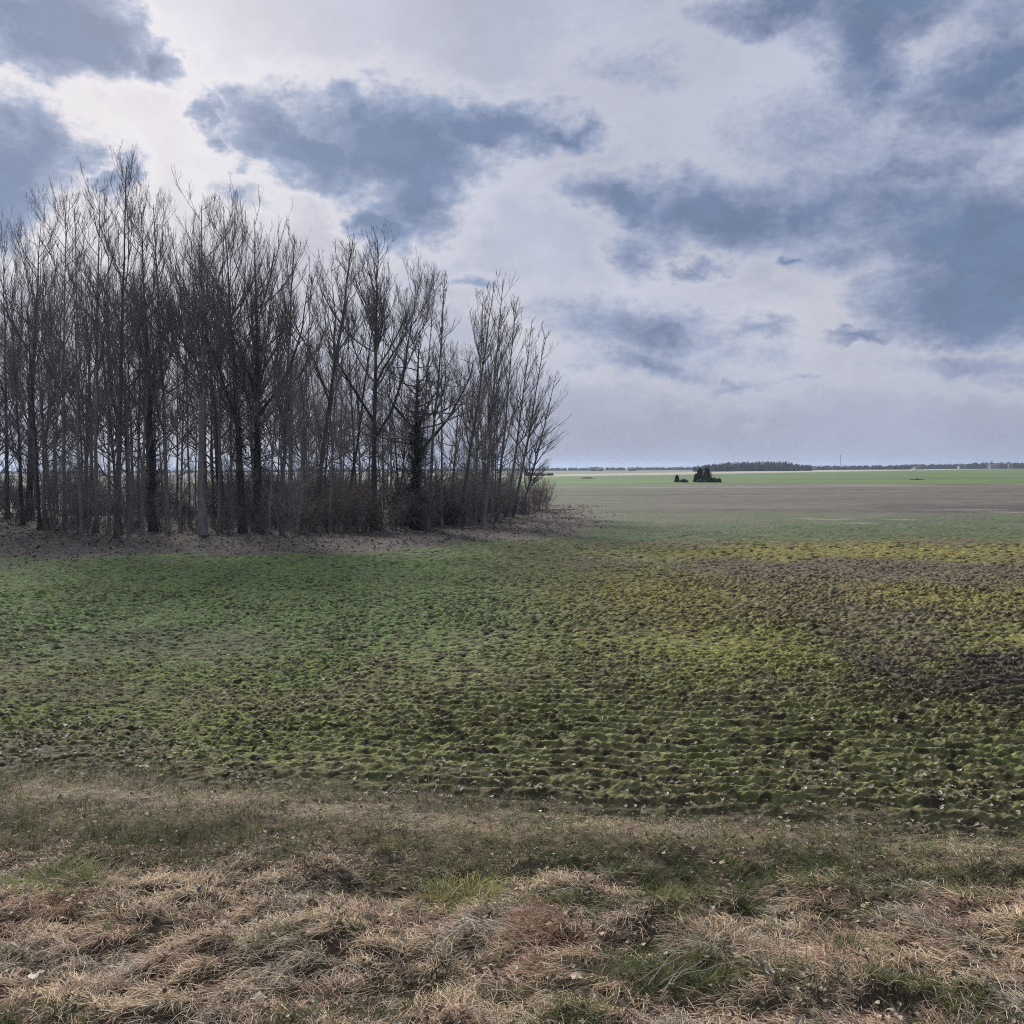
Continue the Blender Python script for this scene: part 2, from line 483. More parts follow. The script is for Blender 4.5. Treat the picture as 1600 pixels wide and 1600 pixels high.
YG = [(.28, .27, .08), (.20, .23, .06), (.36, .32, .14)]
ST = [(.40, .33, .22), (.34, .24, .17), (.45, .39, .28)]
tussock(725, 1398, 420, .14, .26, YG, 'yellow green tussock of arching grass in the middle of the bank')
tussock(672, 1412, 200, .16, .20, YG + ST, 'thin half yellow tussock just beside the yellow green one')
tussock(78, 1388, 380, .16, .26, [(.14, .19, .05), (.20, .23, .07), (.42, .36, .24)], 'green tussock with pale straw hanging down, at the left of the bank')
tussock(88, 1425, 700, .10, .15, [(.30, .20, .13), (.36, .26, .17)], 'small rounded brown tuft in front of the green tussock', (.9, 1.5), tip=-1.1, W=.003)
tussock(135, 1392, 260, .14, .22, ST, 'pale straw tussock beside the green tussock')
tussock(1110, 1505, 300, .2, .15, ST, 'bent straw tussock right of the dark hollow in the bank', (.15, .8))
tussock(1330, 1520, 320, .14, .18, [(.12, .16, .05), (.36, .3, .2)], 'low green and straw tussock on the right of the bank')
tussock(860, 1490, 420, .18, .22, [(.36, .23, .16), (.27, .16, .11)], 'rust brown tussock leaning over the dark hollow of the bank', (.4, 1.0), 2.6)


def stalks(px, py, n, L, label, az):
    x, y = gp(px, py); z = hz(x, y)
    B = []
    t = np.linspace(0, 1, 6)
    for _ in range(n):
        a = az + random.uniform(-.5, .5); l = L * random.uniform(.6, 1.1); e = random.uniform(.1, .4)
        p0 = np.array((random.uniform(-.15, .15), random.uniform(-.1, .1), .04))
        d = np.stack([np.cos(a) * t * l, np.sin(a) * t * l, np.sin(e) * t * l - .5 * l * np.sin(e) * t ** 2], -1)
        B.append(p0 + d + R.normal(0, .004, (6, 3)))
    P = np.array(B); rad = np.broadcast_to(np.linspace(.0035, .0012, 6), P.shape[:2])
    v, q = tubes(P, rad, 4)
    c = np.full((len(v), 3), .36) * np.array((1.05, .95, .82))
    tag(obj('dead_stalks', mesh('dead_stalks', v, q, M_dry, c), loc=(x, y, z)), label, 'stalks', 'dead stalks on the bank')


stalks(745, 1462, 9, .5, 'grey dead weed stalks lying across the matted grass in the middle of the bank', -.7)
stalks(1000, 1595, 6, .4, 'pale dead stalks at the bottom edge of the bank', .5)

# ------------------------------------------------------------------ fallen leaves
def leaf_grid(seed, s):
    rs = np.random.default_rng(seed)
    nu, nv = 6, 5
    u = np.linspace(0, 1, nu)[:, None]; w = np.linspace(-1, 1, nv)[None]
    prof = np.sin(np.pi * np.clip(u * .96 + .02, 0, 1)) ** .7 * (1 - .35 * u)
    wob = 1 + .16 * rs.normal(size=(nu, 1))
    x = (u - .5) * np.ones_like(w); y = w * .40 * prof * wob
    cur, tw, fold = rs.uniform(-1.4, 1.4), rs.uniform(-.7, .7), rs.uniform(.15, .9)
    z = fold * np.abs(y) * 1.0 + cur * (x ** 2 - .1) * .6 + tw * x * y * 1.6 + .05 * rs.normal(size=(nu, nv))
    v = np.stack([x, y, z], -1) * s
    v[..., 2] -= v[..., 2].min()
    i = np.arange(nu * nv).reshape(nu, nv)
    q = np.stack([i[:-1, :-1], i[1:, :-1], i[1:, 1:], i[:-1, 1:]], -1).reshape(-1, 4)
    return v.reshape(-1, 3), q


LEAF_KINDS = [
    ('pale cream curled leaf lying on the matted grass of the bank', (.34, .285, .215), .046),
    ('dull brown curled leaf lying on the matted grass of the bank', (.20, .145, .105), .054),
    ('grey silvery leaf lying on the matted grass of the bank', (.25, .22, .185), .046),
    ('tan curled leaf lying on the matted grass of the bank', (.32, .25, .175), .052),
]


def bank_leaves():
    meshes = {}
    for k, (lab, c, s) in enumerate(LEAF_KINDS):
        for j in range(6):
            v, q = leaf_grid(300 + 10 * k + j, s)
            cc = np.broadcast_to(np.array(c) * random.uniform(.8, 1.15), v.shape) * (1 + .12 * R.normal(size=(len(v), 1)))
            meshes[k, j] = mesh('fallen_leaf', v, q, M_leaf, cc, True)
    spots = []
    for px, py, n, sx, sy in ((790, 1412, 14, 35, 12), (700, 1475, 16, 45, 18), (115, 1415, 12, 25, 10), (1340, 1445, 14, 40, 12), (790, 1545, 8, 50, 20), (1180, 1590, 4, 15, 6),
                              (520, 1420, 10, 45, 15), (60, 1560, 8, 40, 25), (890, 1580, 4, 14, 9), (330, 1490, 4, 12, 6), (1430, 1510, 7, 60, 20), (950, 1500, 10, 40, 15),
                              (300, 1250, 8, 60, 14), (1290, 1300, 8, 60, 8), (600, 1250, 8, 60, 10), (950, 1300, 9, 90, 22), (1250, 1340, 9, 110, 22), (500, 1310, 7, 90, 20), (150, 1290, 7, 90, 20), (1500, 1340, 6, 60, 20)):
        for _ in range(n):
            spots.append((random.gauss(px, sx), random.gauss(py, sy)))
    for _ in range(120):
        spots.append((random.uniform(-20, 1620), random.triangular(1300, 1610, 1440)))
    for i, (px, py) in enumerate(spots):
        py = min(max(py, 1235), 1625)
        x, y = gp(px, py)
        if m_bank(np.array([x]), np.array([y]))[0] < .5 and py < 1300:
            pass
        k = random.choices((0, 1, 2, 3), (4, 4, 2, 4))[0]
        o = obj('fallen_leaf', meshes[k, random.randrange(6)], loc=(x, y, hz(x, y) + random.uniform(.04, .075)))
        s = random.uniform(.45, 1.0)
        o.scale = (s, s, s)
        o.rotation_euler = (random.uniform(-.45, .45), random.uniform(-.45, .45), random.uniform(0, 6.28))
        tag(o, LEAF_KINDS[k][0], 'leaf', 'fallen leaves on the bank')


bank_leaves()
# the two largest pale ones are told apart on their own
for px, py, s, lab in ((893, 1577, .085, 'large pale crumpled leaf standing out at the bottom middle of the bank'),
                       (1196, 1590, .075, 'greyish white crumpled leaf at the bottom edge of the bank'),
                       (52, 1562, .085, 'long straw coloured withered leaf at the lower left of the bank'),
                       (400, 1593, .075, 'broad pale leaf beside the bottom edge, left of the middle')):
    v, q = leaf_grid(int(px), s)
    x, y = gp(px, py)
    o = obj('fallen_leaf', mesh('fallen_leaf', v, q, M_leaf, np.broadcast_to((.40, .36, .30), v.shape), True), loc=(x, y, hz(x, y) + .04))
    o.rotation_euler = (.25, -.2, px * .7)
    tag(o, lab, 'leaf', 'fallen leaves on the bank')


def leaf_scatter(name, x, y, size, cols, label, lift):
    n = len(x)
    base = [leaf_grid(500 + j, 1.0) for j in range(8)]
    q0 = base[0][1]; V = np.array([b[0] for b in base])[R.integers(0, 8, n)] * size[:, None, None]
    a = R.uniform(0, 2 * np.pi, n); t = R.normal(0, .35, n)
    ca, sa = np.cos(a)[:, None], np.sin(a)[:, None]
    X = V[..., 0] * ca - V[..., 1] * sa; Y = V[..., 0] * sa + V[..., 1] * ca
    Z = V[..., 2] + V[..., 0] * np.sin(t)[:, None]
    v = np.stack([X + x[:, None], Y + y[:, None], Z + (height(x, y) + lift)[:, None]], -1)
    q = (q0[None] + (np.arange(n) * V.shape[1])[:, None, None]).reshape(-1, 4)
    c = np.array(cols)[R.integers(0, len(cols), n)] * R.uniform(.7, 1.15, n)[:, None]
    c = np.repeat(c[:, None], V.shape[1], 1)
    o = obj(name, mesh(name, v, q, M_leaf, c, True))
    tag(o, label, 'leaves', kind='stuff')


def scatter_all():
    x, y = wedge(1900, 6.0, 24, 2.1)
    k = 1 - m_bank(x, y) > .4
    x, y = list(x[k]), list(y[k])
    for px, py, n, sx, sy in ((230, 1188, 60, 35, 10), (375, 1212, 45, 30, 7), (60, 1155, 80, 60, 22), (270, 1165, 25, 40, 10), (1330, 1225, 80, 160, 30), (760, 1225, 60, 170, 14), (1500, 1260, 40, 60, 22), (1000, 1250, 45, 90, 14), (1250, 1290, 30, 90, 8), (600, 1238, 30, 90, 8)):
        for _ in range(n):
            a, b = gp(random.gauss(px, sx), random.gauss(py, sy)); x.append(a); y.append(b)
    x, y = np.array(x, f32), np.array(y, f32)
    leaf_scatter('fallen_leaves', x, y, R.uniform(.026, .058, len(x)), [(.44, .41, .34), (.33, .29, .22), (.22, .18, .14)], 'small pale fallen leaves strewn over the mossy field', .02)
    x, y = wedge(5200, 3.3, 6.7, 1.0)
    k = ss(-.5, .5, fbm(x / .5, y / .4, 88, 2)) * (.4 + .6 * ss(6.3, 5.4, y)) > R.uniform(0, 1, len(x))
    x, y = x[k], y[k]
    leaf_scatter('leaf_crumbs', x, y, R.uniform(.016, .040, len(x)), [(.22, .17, .13), (.16, .115, .085), (.27, .23, .18), (.10, .075, .06), (.33, .29, .23)], 'small dull brown leaf crumbs among the matted grass of the bank', .035)
    x = R.uniform(-30, 6, 16000).astype(f32); y = R.uniform(22, 62, 16000).astype(f32)
    k = R.uniform(0, 1, len(x)) < m_litter(x, y)
    x, y = x[k], y[k]
    leaf_scatter('leaf_litter', x, y, R.uniform(.05, .12, len(x)), [(.150, .130, .114), (.125, .108, .096), (.065, .057, .052), (.22, .20, .18), (.16, .13, .105), (.045, .042, .038)], 'purplish brown leaf litter on the ground along the grove', .01)


scatter_all()

# ------------------------------------------------------------------ bare trees
UP = np.array((0., 0., 1.))


def nrm(a):
    return a / (np.linalg.norm(a, axis=-1, keepdims=True) + 1e-9)


def grow(p0, d0, L, r0, S, up, wig, rs, tip=.35, bias=None):
    n = len(p0)
    P = np.empty((n, S + 1, 3)); P[:, 0] = p0
    d = nrm(d0)
    for s in range(S):
        d = nrm(d + UP * up / S + rs.normal(0, wig, (n, 3)) + (0 if bias is None else np.array(bias) / S))
        P[:, s + 1] = P[:, s] + d * (L / S)[:, None]
    t = np.linspace(0, 1, S + 1)
    rad = r0[:, None] * (1 - (1 - tip) * t)[None]
    return P, rad


def spawn(P, rad, L, per_m, lo, hi, ang, ratio, rmax, S, up, wig, rs, upb=.25, mn=1, bias=None, rmin=.0035):
    cnt = np.maximum(mn, rs.poisson(per_m * L)).astype(int)
    idx = np.repeat(np.arange(len(P)), cnt)
    n = len(idx); S0 = P.shape[1] - 1
    s = rs.uniform(lo, hi, n); k = np.minimum((s * S0).astype(int), S0 - 1); f = (s * S0 - k)[:, None]
    a, b = P[idx, k], P[idx, k + 1]
    pos = a + (b - a) * f; tan = nrm(b - a)
    pr = rad[idx, k] * (1 - f[:, 0]) + rad[idx, k + 1] * f[:, 0]
    per = nrm(np.cross(tan, rs.normal(size=(n, 3))))
    th = rs.uniform(*ang, n)[:, None]
    d = tan * np.cos(th) + per * np.sin(th) + UP * upb
    l = L[idx] * ratio * (1 - .55 * s) * rs.uniform(.55, 1.25, n)
    r = np.maximum(np.minimum(pr * .65, rmax), rmin)
    Pc, rc = grow(pos, d, l, r, S, up, wig, rs, .4, bias)
    return Pc, rc, l


def make_tree(seed, H, r0, top=(0, 0), crown=.35, n1=26, spread=.26, elev=(.75, 1.2), up=.9, dens=1.0, fork=None, gnarl=.05, curve=1.3, bias=None, thin=1.0, shag=None):
    """H height, top: horizontal offset of the tip, crown: where branching starts, spread: branch length / height"""
    rs = np.random.default_rng(seed)
    T = 16; t = np.linspace(0, 1, T + 1)
    wob = np.cumsum(rs.normal(0, .012 * H / 10, (T + 1, 2)), 0); wob -= wob[0]
    px = top[0] * t ** curve + wob[:, 0]; py = top[1] * t ** curve + wob[:, 1]
    trunk = np.stack([px, py, H * t], -1)[None]
    rad = (.70 * r0 * (1 - t) ** 1.15 + .012 + .40 * r0 * np.exp(-t * H / .22))[None]
    mains = [(trunk, rad, np.array([H]))]
    parts_t = [tubes(trunk, rad, 9)]
    if fork:
        for ft, a, sc, tilt in fork:                   # heavy limbs leaving the trunk
            k = int(ft * T)
            d = np.array([[math.cos(a) * math.sin(tilt), math.sin(a) * math.sin(tilt), math.cos(tilt)]])
            l = np.array([H * (1 - ft) * sc])
            Pf, rf = grow(trunk[:, k], d, l, np.array([rad[0, k] * .72]), 12, .55, .06 + gnarl, rs, .08)
            parts_t.append(tubes(Pf, rf, 7)); mains.append((Pf, rf, l))
    l1P, l1r, l1L = [], [], []
    for j, (P, rd, L) in enumerate(mains):
        n = n1 if j == 0 else int(n1 * .45)
        lo = crown if j == 0 else .25
        s = np.sort(rs.uniform(0, 1, n) ** .78) * (.99 - lo) + lo
        s[-4:] = rs.uniform(.88, .99, 4)
        S0 = P.shape[1] - 1; k = np.minimum((s * S0).astype(int), S0 - 1); f = (s * S0 - k)[:, None]
        pos = P[0, k] * (1 - f) + P[0, k + 1] * f; pr = rd[0, k]
        a = np.arange(n) * 2.4 + rs.uniform(0, 6.28) + rs.normal(0, .5, n)
        e = rs.uniform(*elev, n)
        d = np.stack([np.cos(a) * np.cos(e), np.sin(a) * np.cos(e), np.sin(e)], -1)
        l = H * spread * (1.06 - s) ** .55 * rs.uniform(.6, 1.3, n) * (1 if j == 0 else .75)
        r = np.clip(pr * .6, .012, .045)
        Pc, rc = grow(pos, d, l, r, 7, up, .05 + gnarl, rs, .22, bias)
        l1P.append(Pc); l1r.append(rc); l1L.append(l)
    P1, r1, L1 = np.concatenate(l1P), np.concatenate(l1r), np.concatenate(l1L)
    # twigs straight off the thin upper trunk as well
    P2, r2, L2 = spawn(P1, r1, L1, 3.0 * dens, .15, .97, (.35, .75), .62, .020, 6, up * .8, .045 + gnarl, rs, .30, 3, bias, .0060 * thin)
    P3, r3, L3 = spawn(P2, r2, L2, 4.2 * dens, .12, .97, (.32, .75), .64, .011, 4, up * .7, .05 + gnarl, rs, .30, 3, bias, .0044 * thin)
    P4, r4, L4 = spawn(P3, r3, L3, 4.8 * dens, .1, .98, (.32, .8), .70, .007, 3, up * .6, .06 + gnarl, rs, .25, 2, bias, .0032 * thin)
    crown_parts = [tubes(P1, r1, 5), tubes(P2, r2, 4), tubes(P3, r3, 3), tubes(P4, r4, 3)]
    if shag:                                           # short shaggy twigs along the bole
        z0, z1, ns, ln = shag
        k = np.clip(((rs.uniform(z0, z1, ns) / H) * T), 0, T - 1.01); i = k.astype(int); f = (k - i)[:, None]
        pos = trunk[0, i] * (1 - f) + trunk[0, i + 1] * f
        a = rs.uniform(0, 6.283, ns); e = rs.normal(.15, .4, ns)
        d = np.stack([np.cos(a) * np.cos(e), np.sin(a) * np.cos(e), np.sin(e)], -1)
        l = ln * rs.uniform(.4, 1.2, ns) * (1 - .5 * (pos[:, 2] - z0) / (z1 - z0))
        Ps, rs_ = grow(pos, d, l, np.full(ns, .013), 5, -.15, .14, rs, .4)
        Pq, rq, Lq = spawn(Ps, rs_, l, 7, .1, .98, (.4, 1.1), .5, .007, 3, -.1, .14, rs, .0, 3, None, .006)
        Pw, rw, Lw = spawn(Pq, rq, Lq, 6, .1, .98, (.4, 1.1), .6, .006, 2, -.1, .14, rs, .0, 1, None, .0055)
        crown_parts += [tubes(Ps, rs_, 4), tubes(Pq, rq, 3), tubes(Pw, rw, 3)]
    return join(parts_t), join(crown_parts)


def ivy_mesh(seed, h0, h1, rad, n, path, size=.05, flare=1.0):
    rs = np.random.default_rng(seed)
    z = rs.uniform(h0, h1, n)
    w = np.maximum(.25, np.sin(np.pi * np.clip((z - h0) / (h1 - h0) * .85 + .12, 0, 1)) ** .6)
    cl = .65 + .5 * np.sin(z * 5.1 + seed) * np.sin(z * 2.3 + 1)
    a = rs.uniform(0, 6.283, n); r = rad * w * cl * np.sqrt(rs.uniform(.05, 1, n)) * flare
    c = np.stack([r * np.cos(a), r * np.sin(a), z], -1)
    c[:, :2] += np.stack([np.interp(z, path[2], path[0]), np.interp(z, path[2], path[1])], -1)
    u = nrm(rs.normal(size=(n, 3))); v_ = nrm(np.cross(u, rs.normal(size=(n, 3))))
    s = size * rs.uniform(.5, 1.2, n)[:, None]
    V = np.stack([c - u * s, c - v_ * s * .7, c + u * s, c + v_ * s * .7], 1)
    q = np.arange(n * 4).reshape(n, 4)
    col = np.repeat(np.array((.055, .052, .044)) * rs.uniform(.5, 1.6, (n, 1)), 4, 0)
    return V.reshape(-1, 3), q, col


def base_pt(px, py):
    return gp(px, py)


def place_tree(px, py, tx, ty, label, seed, bark=None, r=.15, group='bare trees along the front of the grove', ivy=None, twig=None, name='bare_tree', **kw):
    x, y = gp(px, py)
    z = hz(x, y)
    v = ray(tx, ty + (0 if 'bias' in kw else (30 if px < 330 else 16))); s = y / v.y
    H = CH + v.z * s - z
    topx = v.x * s - x
    e = empty(name, (x, y, z - .03))
    tag(e, label, 'tree', group)
    if 'fork' not in kw and kw.get('crown', 0) > .2 and 'bias' not in kw:
        q = random.Random(seed)
        kw['fork'] = [(q.uniform(.34, .5), q.uniform(0, 6.28), q.uniform(.62, .84), q.uniform(.25, .45)) for _ in range(q.choice((1, 2)))]
    (tv, tq), (cv, cq) = make_tree(seed, H, r, (topx, R.uniform(-.6, .6)), **kw)
    obj('trunk', mesh('trunk', tv, tq, bark or M_bark, None, True), e)
    obj('crown', mesh('crown', cv, cq, twig or M_twig), e)
    if ivy:
        iv, iq, ic = ivy_mesh(seed, ivy[0], ivy[1], ivy[2], ivy[3], (np.array([0, topx * .5 ** 1.3, topx]), np.zeros(3), np.array([0, H * .5, H])))
        obj('ivy', mesh('ivy', iv, iq, M_foliage, ic), e)
    return e


slim = dict(crown=.24, n1=24, spread=.29, elev=(.6, 1.15), up=1.0, dens=.90, gnarl=.0)
wide = dict(crown=.26, n1=22, spread=.42, elev=(.40, .95), up=1.0, dens=.80, gnarl=.012)
tall = dict(crown=.28, n1=22, spread=.36, elev=(.45, 1.0), up=1.1, dens=.80, gnarl=.01)
oak = dict(crown=.42, n1=26, spread=.46, elev=(.05, .8), up=.4, dens=1.1, gnarl=.09)

place_tree(12, 806, 2, 338, 'slim bare tree at the left edge of the grove, beside the thick dark trunk', 1, M_bark_dark, .14, **wide)
place_tree(46, 809, 58, 312, 'bare tree with thick dark trunk standing alone near the left end of the grove', 2, M_bark_dark, .24, **wide)
place_tree(102, 822, 105, 270, 'tall bare tree with pale slim trunk, first right of the thick dark trunk', 3, M_bark_pale, .11, fork=None, **tall)
place_tree(150, 828, 162, 258, 'tall bare tree with pale trunk and upright twigs, left of the tallest one', 4, M_bark_pale, .12, fork=None, **tall)
place_tree(184, 833, 209, 230, 'tallest bare tree of the grove, its tip standing above all the others', 5, M_bark, .15, fork=None, **tall)
place_tree(240, 827, 228, 300, 'bare tree with dark ivy clad trunk right of the tallest tree', 6, M_bark_dark, .20, ivy=(1.5, 7.0, .55, 1500), shag=(1.5, 7.5, 160, .8), **wide)
place_tree(262, 829, 258, 292, 'pale trunked bare tree leaning slightly left beside the ivy clad trunk', 7, M_bark_pale, .12, **tall)
place_tree(317, 834, 322, 286, 'bare tree with stout pale trunk and flaring foot near the front', 8, M_bark_pale, .20, **wide)
place_tree(343, 827, 350, 298, 'slim pale bare tree just right of the stout flaring trunk', 9, M_bark_pale, .10, **tall)
place_tree(379, 829, 362, 345, 'left one of the two dark trunks standing close together', 10, M_bark_dark, .19, ivy=(2.0, 7.0, .45, 1000), shag=(2.0, 7, 130, .7), **wide)
place_tree(402, 827, 405, 328, 'right one of the two dark trunks standing close together, with a wide crown', 11, M_bark_dark, .24, ivy=(2.0, 7.5, .55, 1400), shag=(2.0, 8, 160, .8), fork=[(.40, .2, .85, .6), (.45, 3.0, .8, .5)], **wide)
place_tree(440, 834, 458, 350, 'thin bare tree right of the wide crown, before the open gap', 12, M_bark, .10, **slim)
place_tree(487, 828, 550, 345, 'bare tree with long smooth trunk leaning clearly to the right', 13, M_bark, .15, crown=.40, n1=24, spread=.27, elev=(.6, 1.15), up=.9, dens=1.0, curve=1.05)
place_tree(540, 824, 590, 420, 'very thin leaning tree between the leaning trunk and the forked tree', 14, M_bark_dark, .09, crown=.4, n1=20, spread=.18, elev=(.6, 1.2), up=.9, dens=.9, curve=1.0)
place_tree(584, 826, 588, 352, 'bare tree forking low into several tall limbs over a dark straight trunk', 15, M_bark_dark, .19, crown=.42, n1=30, spread=.36, elev=(.5, 1.1), up=.9, dens=1.0, fork=[(.36, 0.1, .92, .6), (.38, 3.2, .88, .5), (.5, .4, .85, .4)])
place_tree(648, 824, 655, 500, 'gnarled short tree with a thick shaggy ivy trunk and crooked limbs', 16, M_bark_dark, .27, ivy=(.1, 4.6, .62, 2600), shag=(.3, 6.4, 420, 1.15), fork=[(.42, .1, 1.1, 1.05), (.5, 3.0, 1.0, 1.0), (.55, .5, .9, .7)], **oak)
place_tree(668, 826, 704, 408, 'thin tall tree with bare upper stem rising behind the shaggy ivy trunk', 17, M_bark, .10, crown=.48, n1=20, spread=.17, elev=(.7, 1.2), up=1.0, dens=.85, curve=1.0)
place_tree(652, 815, 676, 440, 'thin tree with a sparse upright top just left of the bare upper stem', 18, M_bark, .09, crown=.5, n1=18, spread=.18, elev=(.8, 1.25), up=1.0, dens=.85)
place_tree(716, 820, 774, 452, 'slim tree leaning right with fine upswept twigs, left of the pale trunk', 19, M_bark, .11, curve=1.0, bias=(.25, 0, 0), **slim)
place_tree(755, 820, 790, 440, 'pale trunked tree with tall feathery top near the right end', 20, M_bark_pale, .13, curve=1.05, bias=(.2, 0, 0), **slim)
place_tree(742, 812, 757, 468, 'slim dark tree standing between the right leaning tree and the pale trunk', 21, M_bark, .10, curve=1.0, bias=(.2, 0, 0), **slim)
place_tree(775, 812, 806, 470, 'slim tree with many straight rising stems right of the pale trunk', 22, M_bark, .10, curve=1.0, bias=(.3, 0, 0), **slim)
place_tree(790, 808, 833, 508, 'leaning slim tree, third from the right end of the grove', 23, M_bark, .10, curve=.95, bias=(.35, 0, 0), **slim)
place_tree(801, 806, 856, 520, 'second tree from the right end, leaning out with upcurved tip', 24, M_bark, .11, crown=.2, n1=26, spread=.28, elev=(.6, 1.15), up=.8, dens=1.0, curve=.95, bias=(.4, 0, 0))
place_tree(812, 803, 870, 585, 'outermost tree at the right end, fanning low twigs over the field', 25, M_bark, .10, crown=.12, n1=28, spread=.32, elev=(.3, 1.0), up=.6, dens=1.0, curve=.9, bias=(.55, 0, 0))

# ---- slender pale stems along the front, all of one look
qs = random.Random(5)
for i, (px, py) in enumerate(((68, 818), (84, 824), (128, 830), (139, 822), (171, 829), (206, 826), (222, 832), (281, 828), (296, 821), (362, 824), (420, 830), (452, 826), (470, 829), (515, 829), (612, 824), (690, 820), (742, 817), (767, 815))):
    top = np.interp(px, [60, 200, 320, 450, 520, 620, 700, 770], [360, 330, 370, 420, 470, 520, 520, 520]) + qs.uniform(-20, 70)
    place_tree(px, py, px + qs.uniform(-12, 22), float(top), 'slender pale stemmed young tree among the front trunks of the grove', 60 + i, M_bark_pale, qs.uniform(.055, .085), group='slender young trees along the front',
               crown=.22, n1=16, spread=.20, elev=(.7, 1.25), up=1.0, dens=.75, bias=(.05, 0, 0))

# ---- trees behind the front row: a few makes, copied
def back_trees():
    makes = []
    for j in range(8):
        kw = (wide, tall, oak, wide, oak, tall, oak, wide)[j]
        H = (11, 12, 8, 9.5, 7, 11, 8.5, 10)[j]
        kw = dict(kw); kw['crown'] = (.16, .2, .2, .14, .18, .18, .22, .16)[j]; kw['elev'] = (.15, .95); kw['up'] = .6; kw['gnarl'] = .045; kw['dens'] = .66; kw['n1'] = 22
        (tv, tq), (cv, cq) = make_tree(100 + j, H, (.12, .08, .13, .10, .07, .09, .10, .12)[j], (R.uniform(-.8, .8), R.uniform(-.8, .8)), thin=1.1, **kw)
        makes.append((mesh('trunk', tv, tq, (M_bark_dark, M_bark, M_bark_dark)[j % 3], None, True), mesh('crown', cv, cq, M_twig), H))
    spots = []
    tries = 0
    while len(spots) < 84 and tries < 9000:
        tries += 1
        y = random.uniform(37.5, 64)
        px = random.uniform(-130, 800)
        x = (px - 800) / F * y
        if px > 640 and y > 55: continue
        if px > 450 and random.random() < .2: continue
        if all((x - a) ** 2 + (y - b) ** 2 > 1.6 for a, b, _ in spots):
            spots.append((x, y, px))
    for i, (x, y, px) in enumerate(spots):
        # crown line falls towards the right end
        topy = np.interp(px, [-150, 0, 100, 200, 300, 420, 470, 560, 640, 720, 800], [400, 420, 390, 380, 400, 420, 520, 500, 570, 560, 600])
        topy += random.uniform(0, 150)
        hmax = (733 - topy) / F * y + CH
        j = random.choice((0, 1, 3, 4, 5, 7, 2, 6, 0, 3)) if px < 600 else random.choice((2, 4, 6, 3, 1))
        tm, cm, H = makes[j]
        if i < len(makes):
            tm, cm, H = makes[i]
        s = min(1.3, max(.42, hmax / H))
        e = empty('bare_tree', (x, y, hz(x, y) - .03), random.uniform(0, 6.28))
        e.scale = (s * .95, s * .95, s)
        tag(e, 'bare tree standing deep inside the grove behind the front row of trunks', 'tree', 'bare trees deep in the grove')
        obj('trunk', tm, e); obj('crown', cm, e)


back_trees()

# ------------------------------------------------------------------ shrubs, saplings and brambles of the grove
def make_shrub(seed, H, W, nst, lean=.5, dens=1.0):
    rs = np.random.default_rng(seed)
    a = rs.uniform(0, 6.283, nst); r0 = W * .22 * np.sqrt(rs.uniform(0, 1, nst))
    p = np.stack([r0 * np.cos(a), r0 * np.sin(a), np.zeros(nst)], -1)
    tilt = rs.uniform(.03, lean, nst)
    d = np.stack([np.cos(a) * np.sin(tilt), np.sin(a) * np.sin(tilt), np.cos(tilt)], -1)
    L = H * rs.uniform(.6, 1.1, nst)
    P, rd = grow(p, d, L, rs.uniform(.010, .024, nst), 7, .1, .09, rs, .25)
    P2, r2, L2 = spawn(P, rd, L, 5 * dens, .15, .97, (.4, 1.0), .42, .008, 4, .3, .12, rs, .1, 3, None, .0055)
    P3, r3, L3 = spawn(P2, r2, L2, 6 * dens, .1, .98, (.5, 1.1), .55, .006, 2, .1, .15, rs, .05, 2, None, .0048)
    P4, r4, L4 = spawn(P3, r3, L3, 6 * dens, .1, .98, (.5, 1.1), .6, .005, 2, .1, .15, rs, .05, 1, None, .0042)
    return tubes(P, rd, 5), join([tubes(P2, r2, 4), tubes(P3, r3, 3), tubes(P4, r4, 3)])


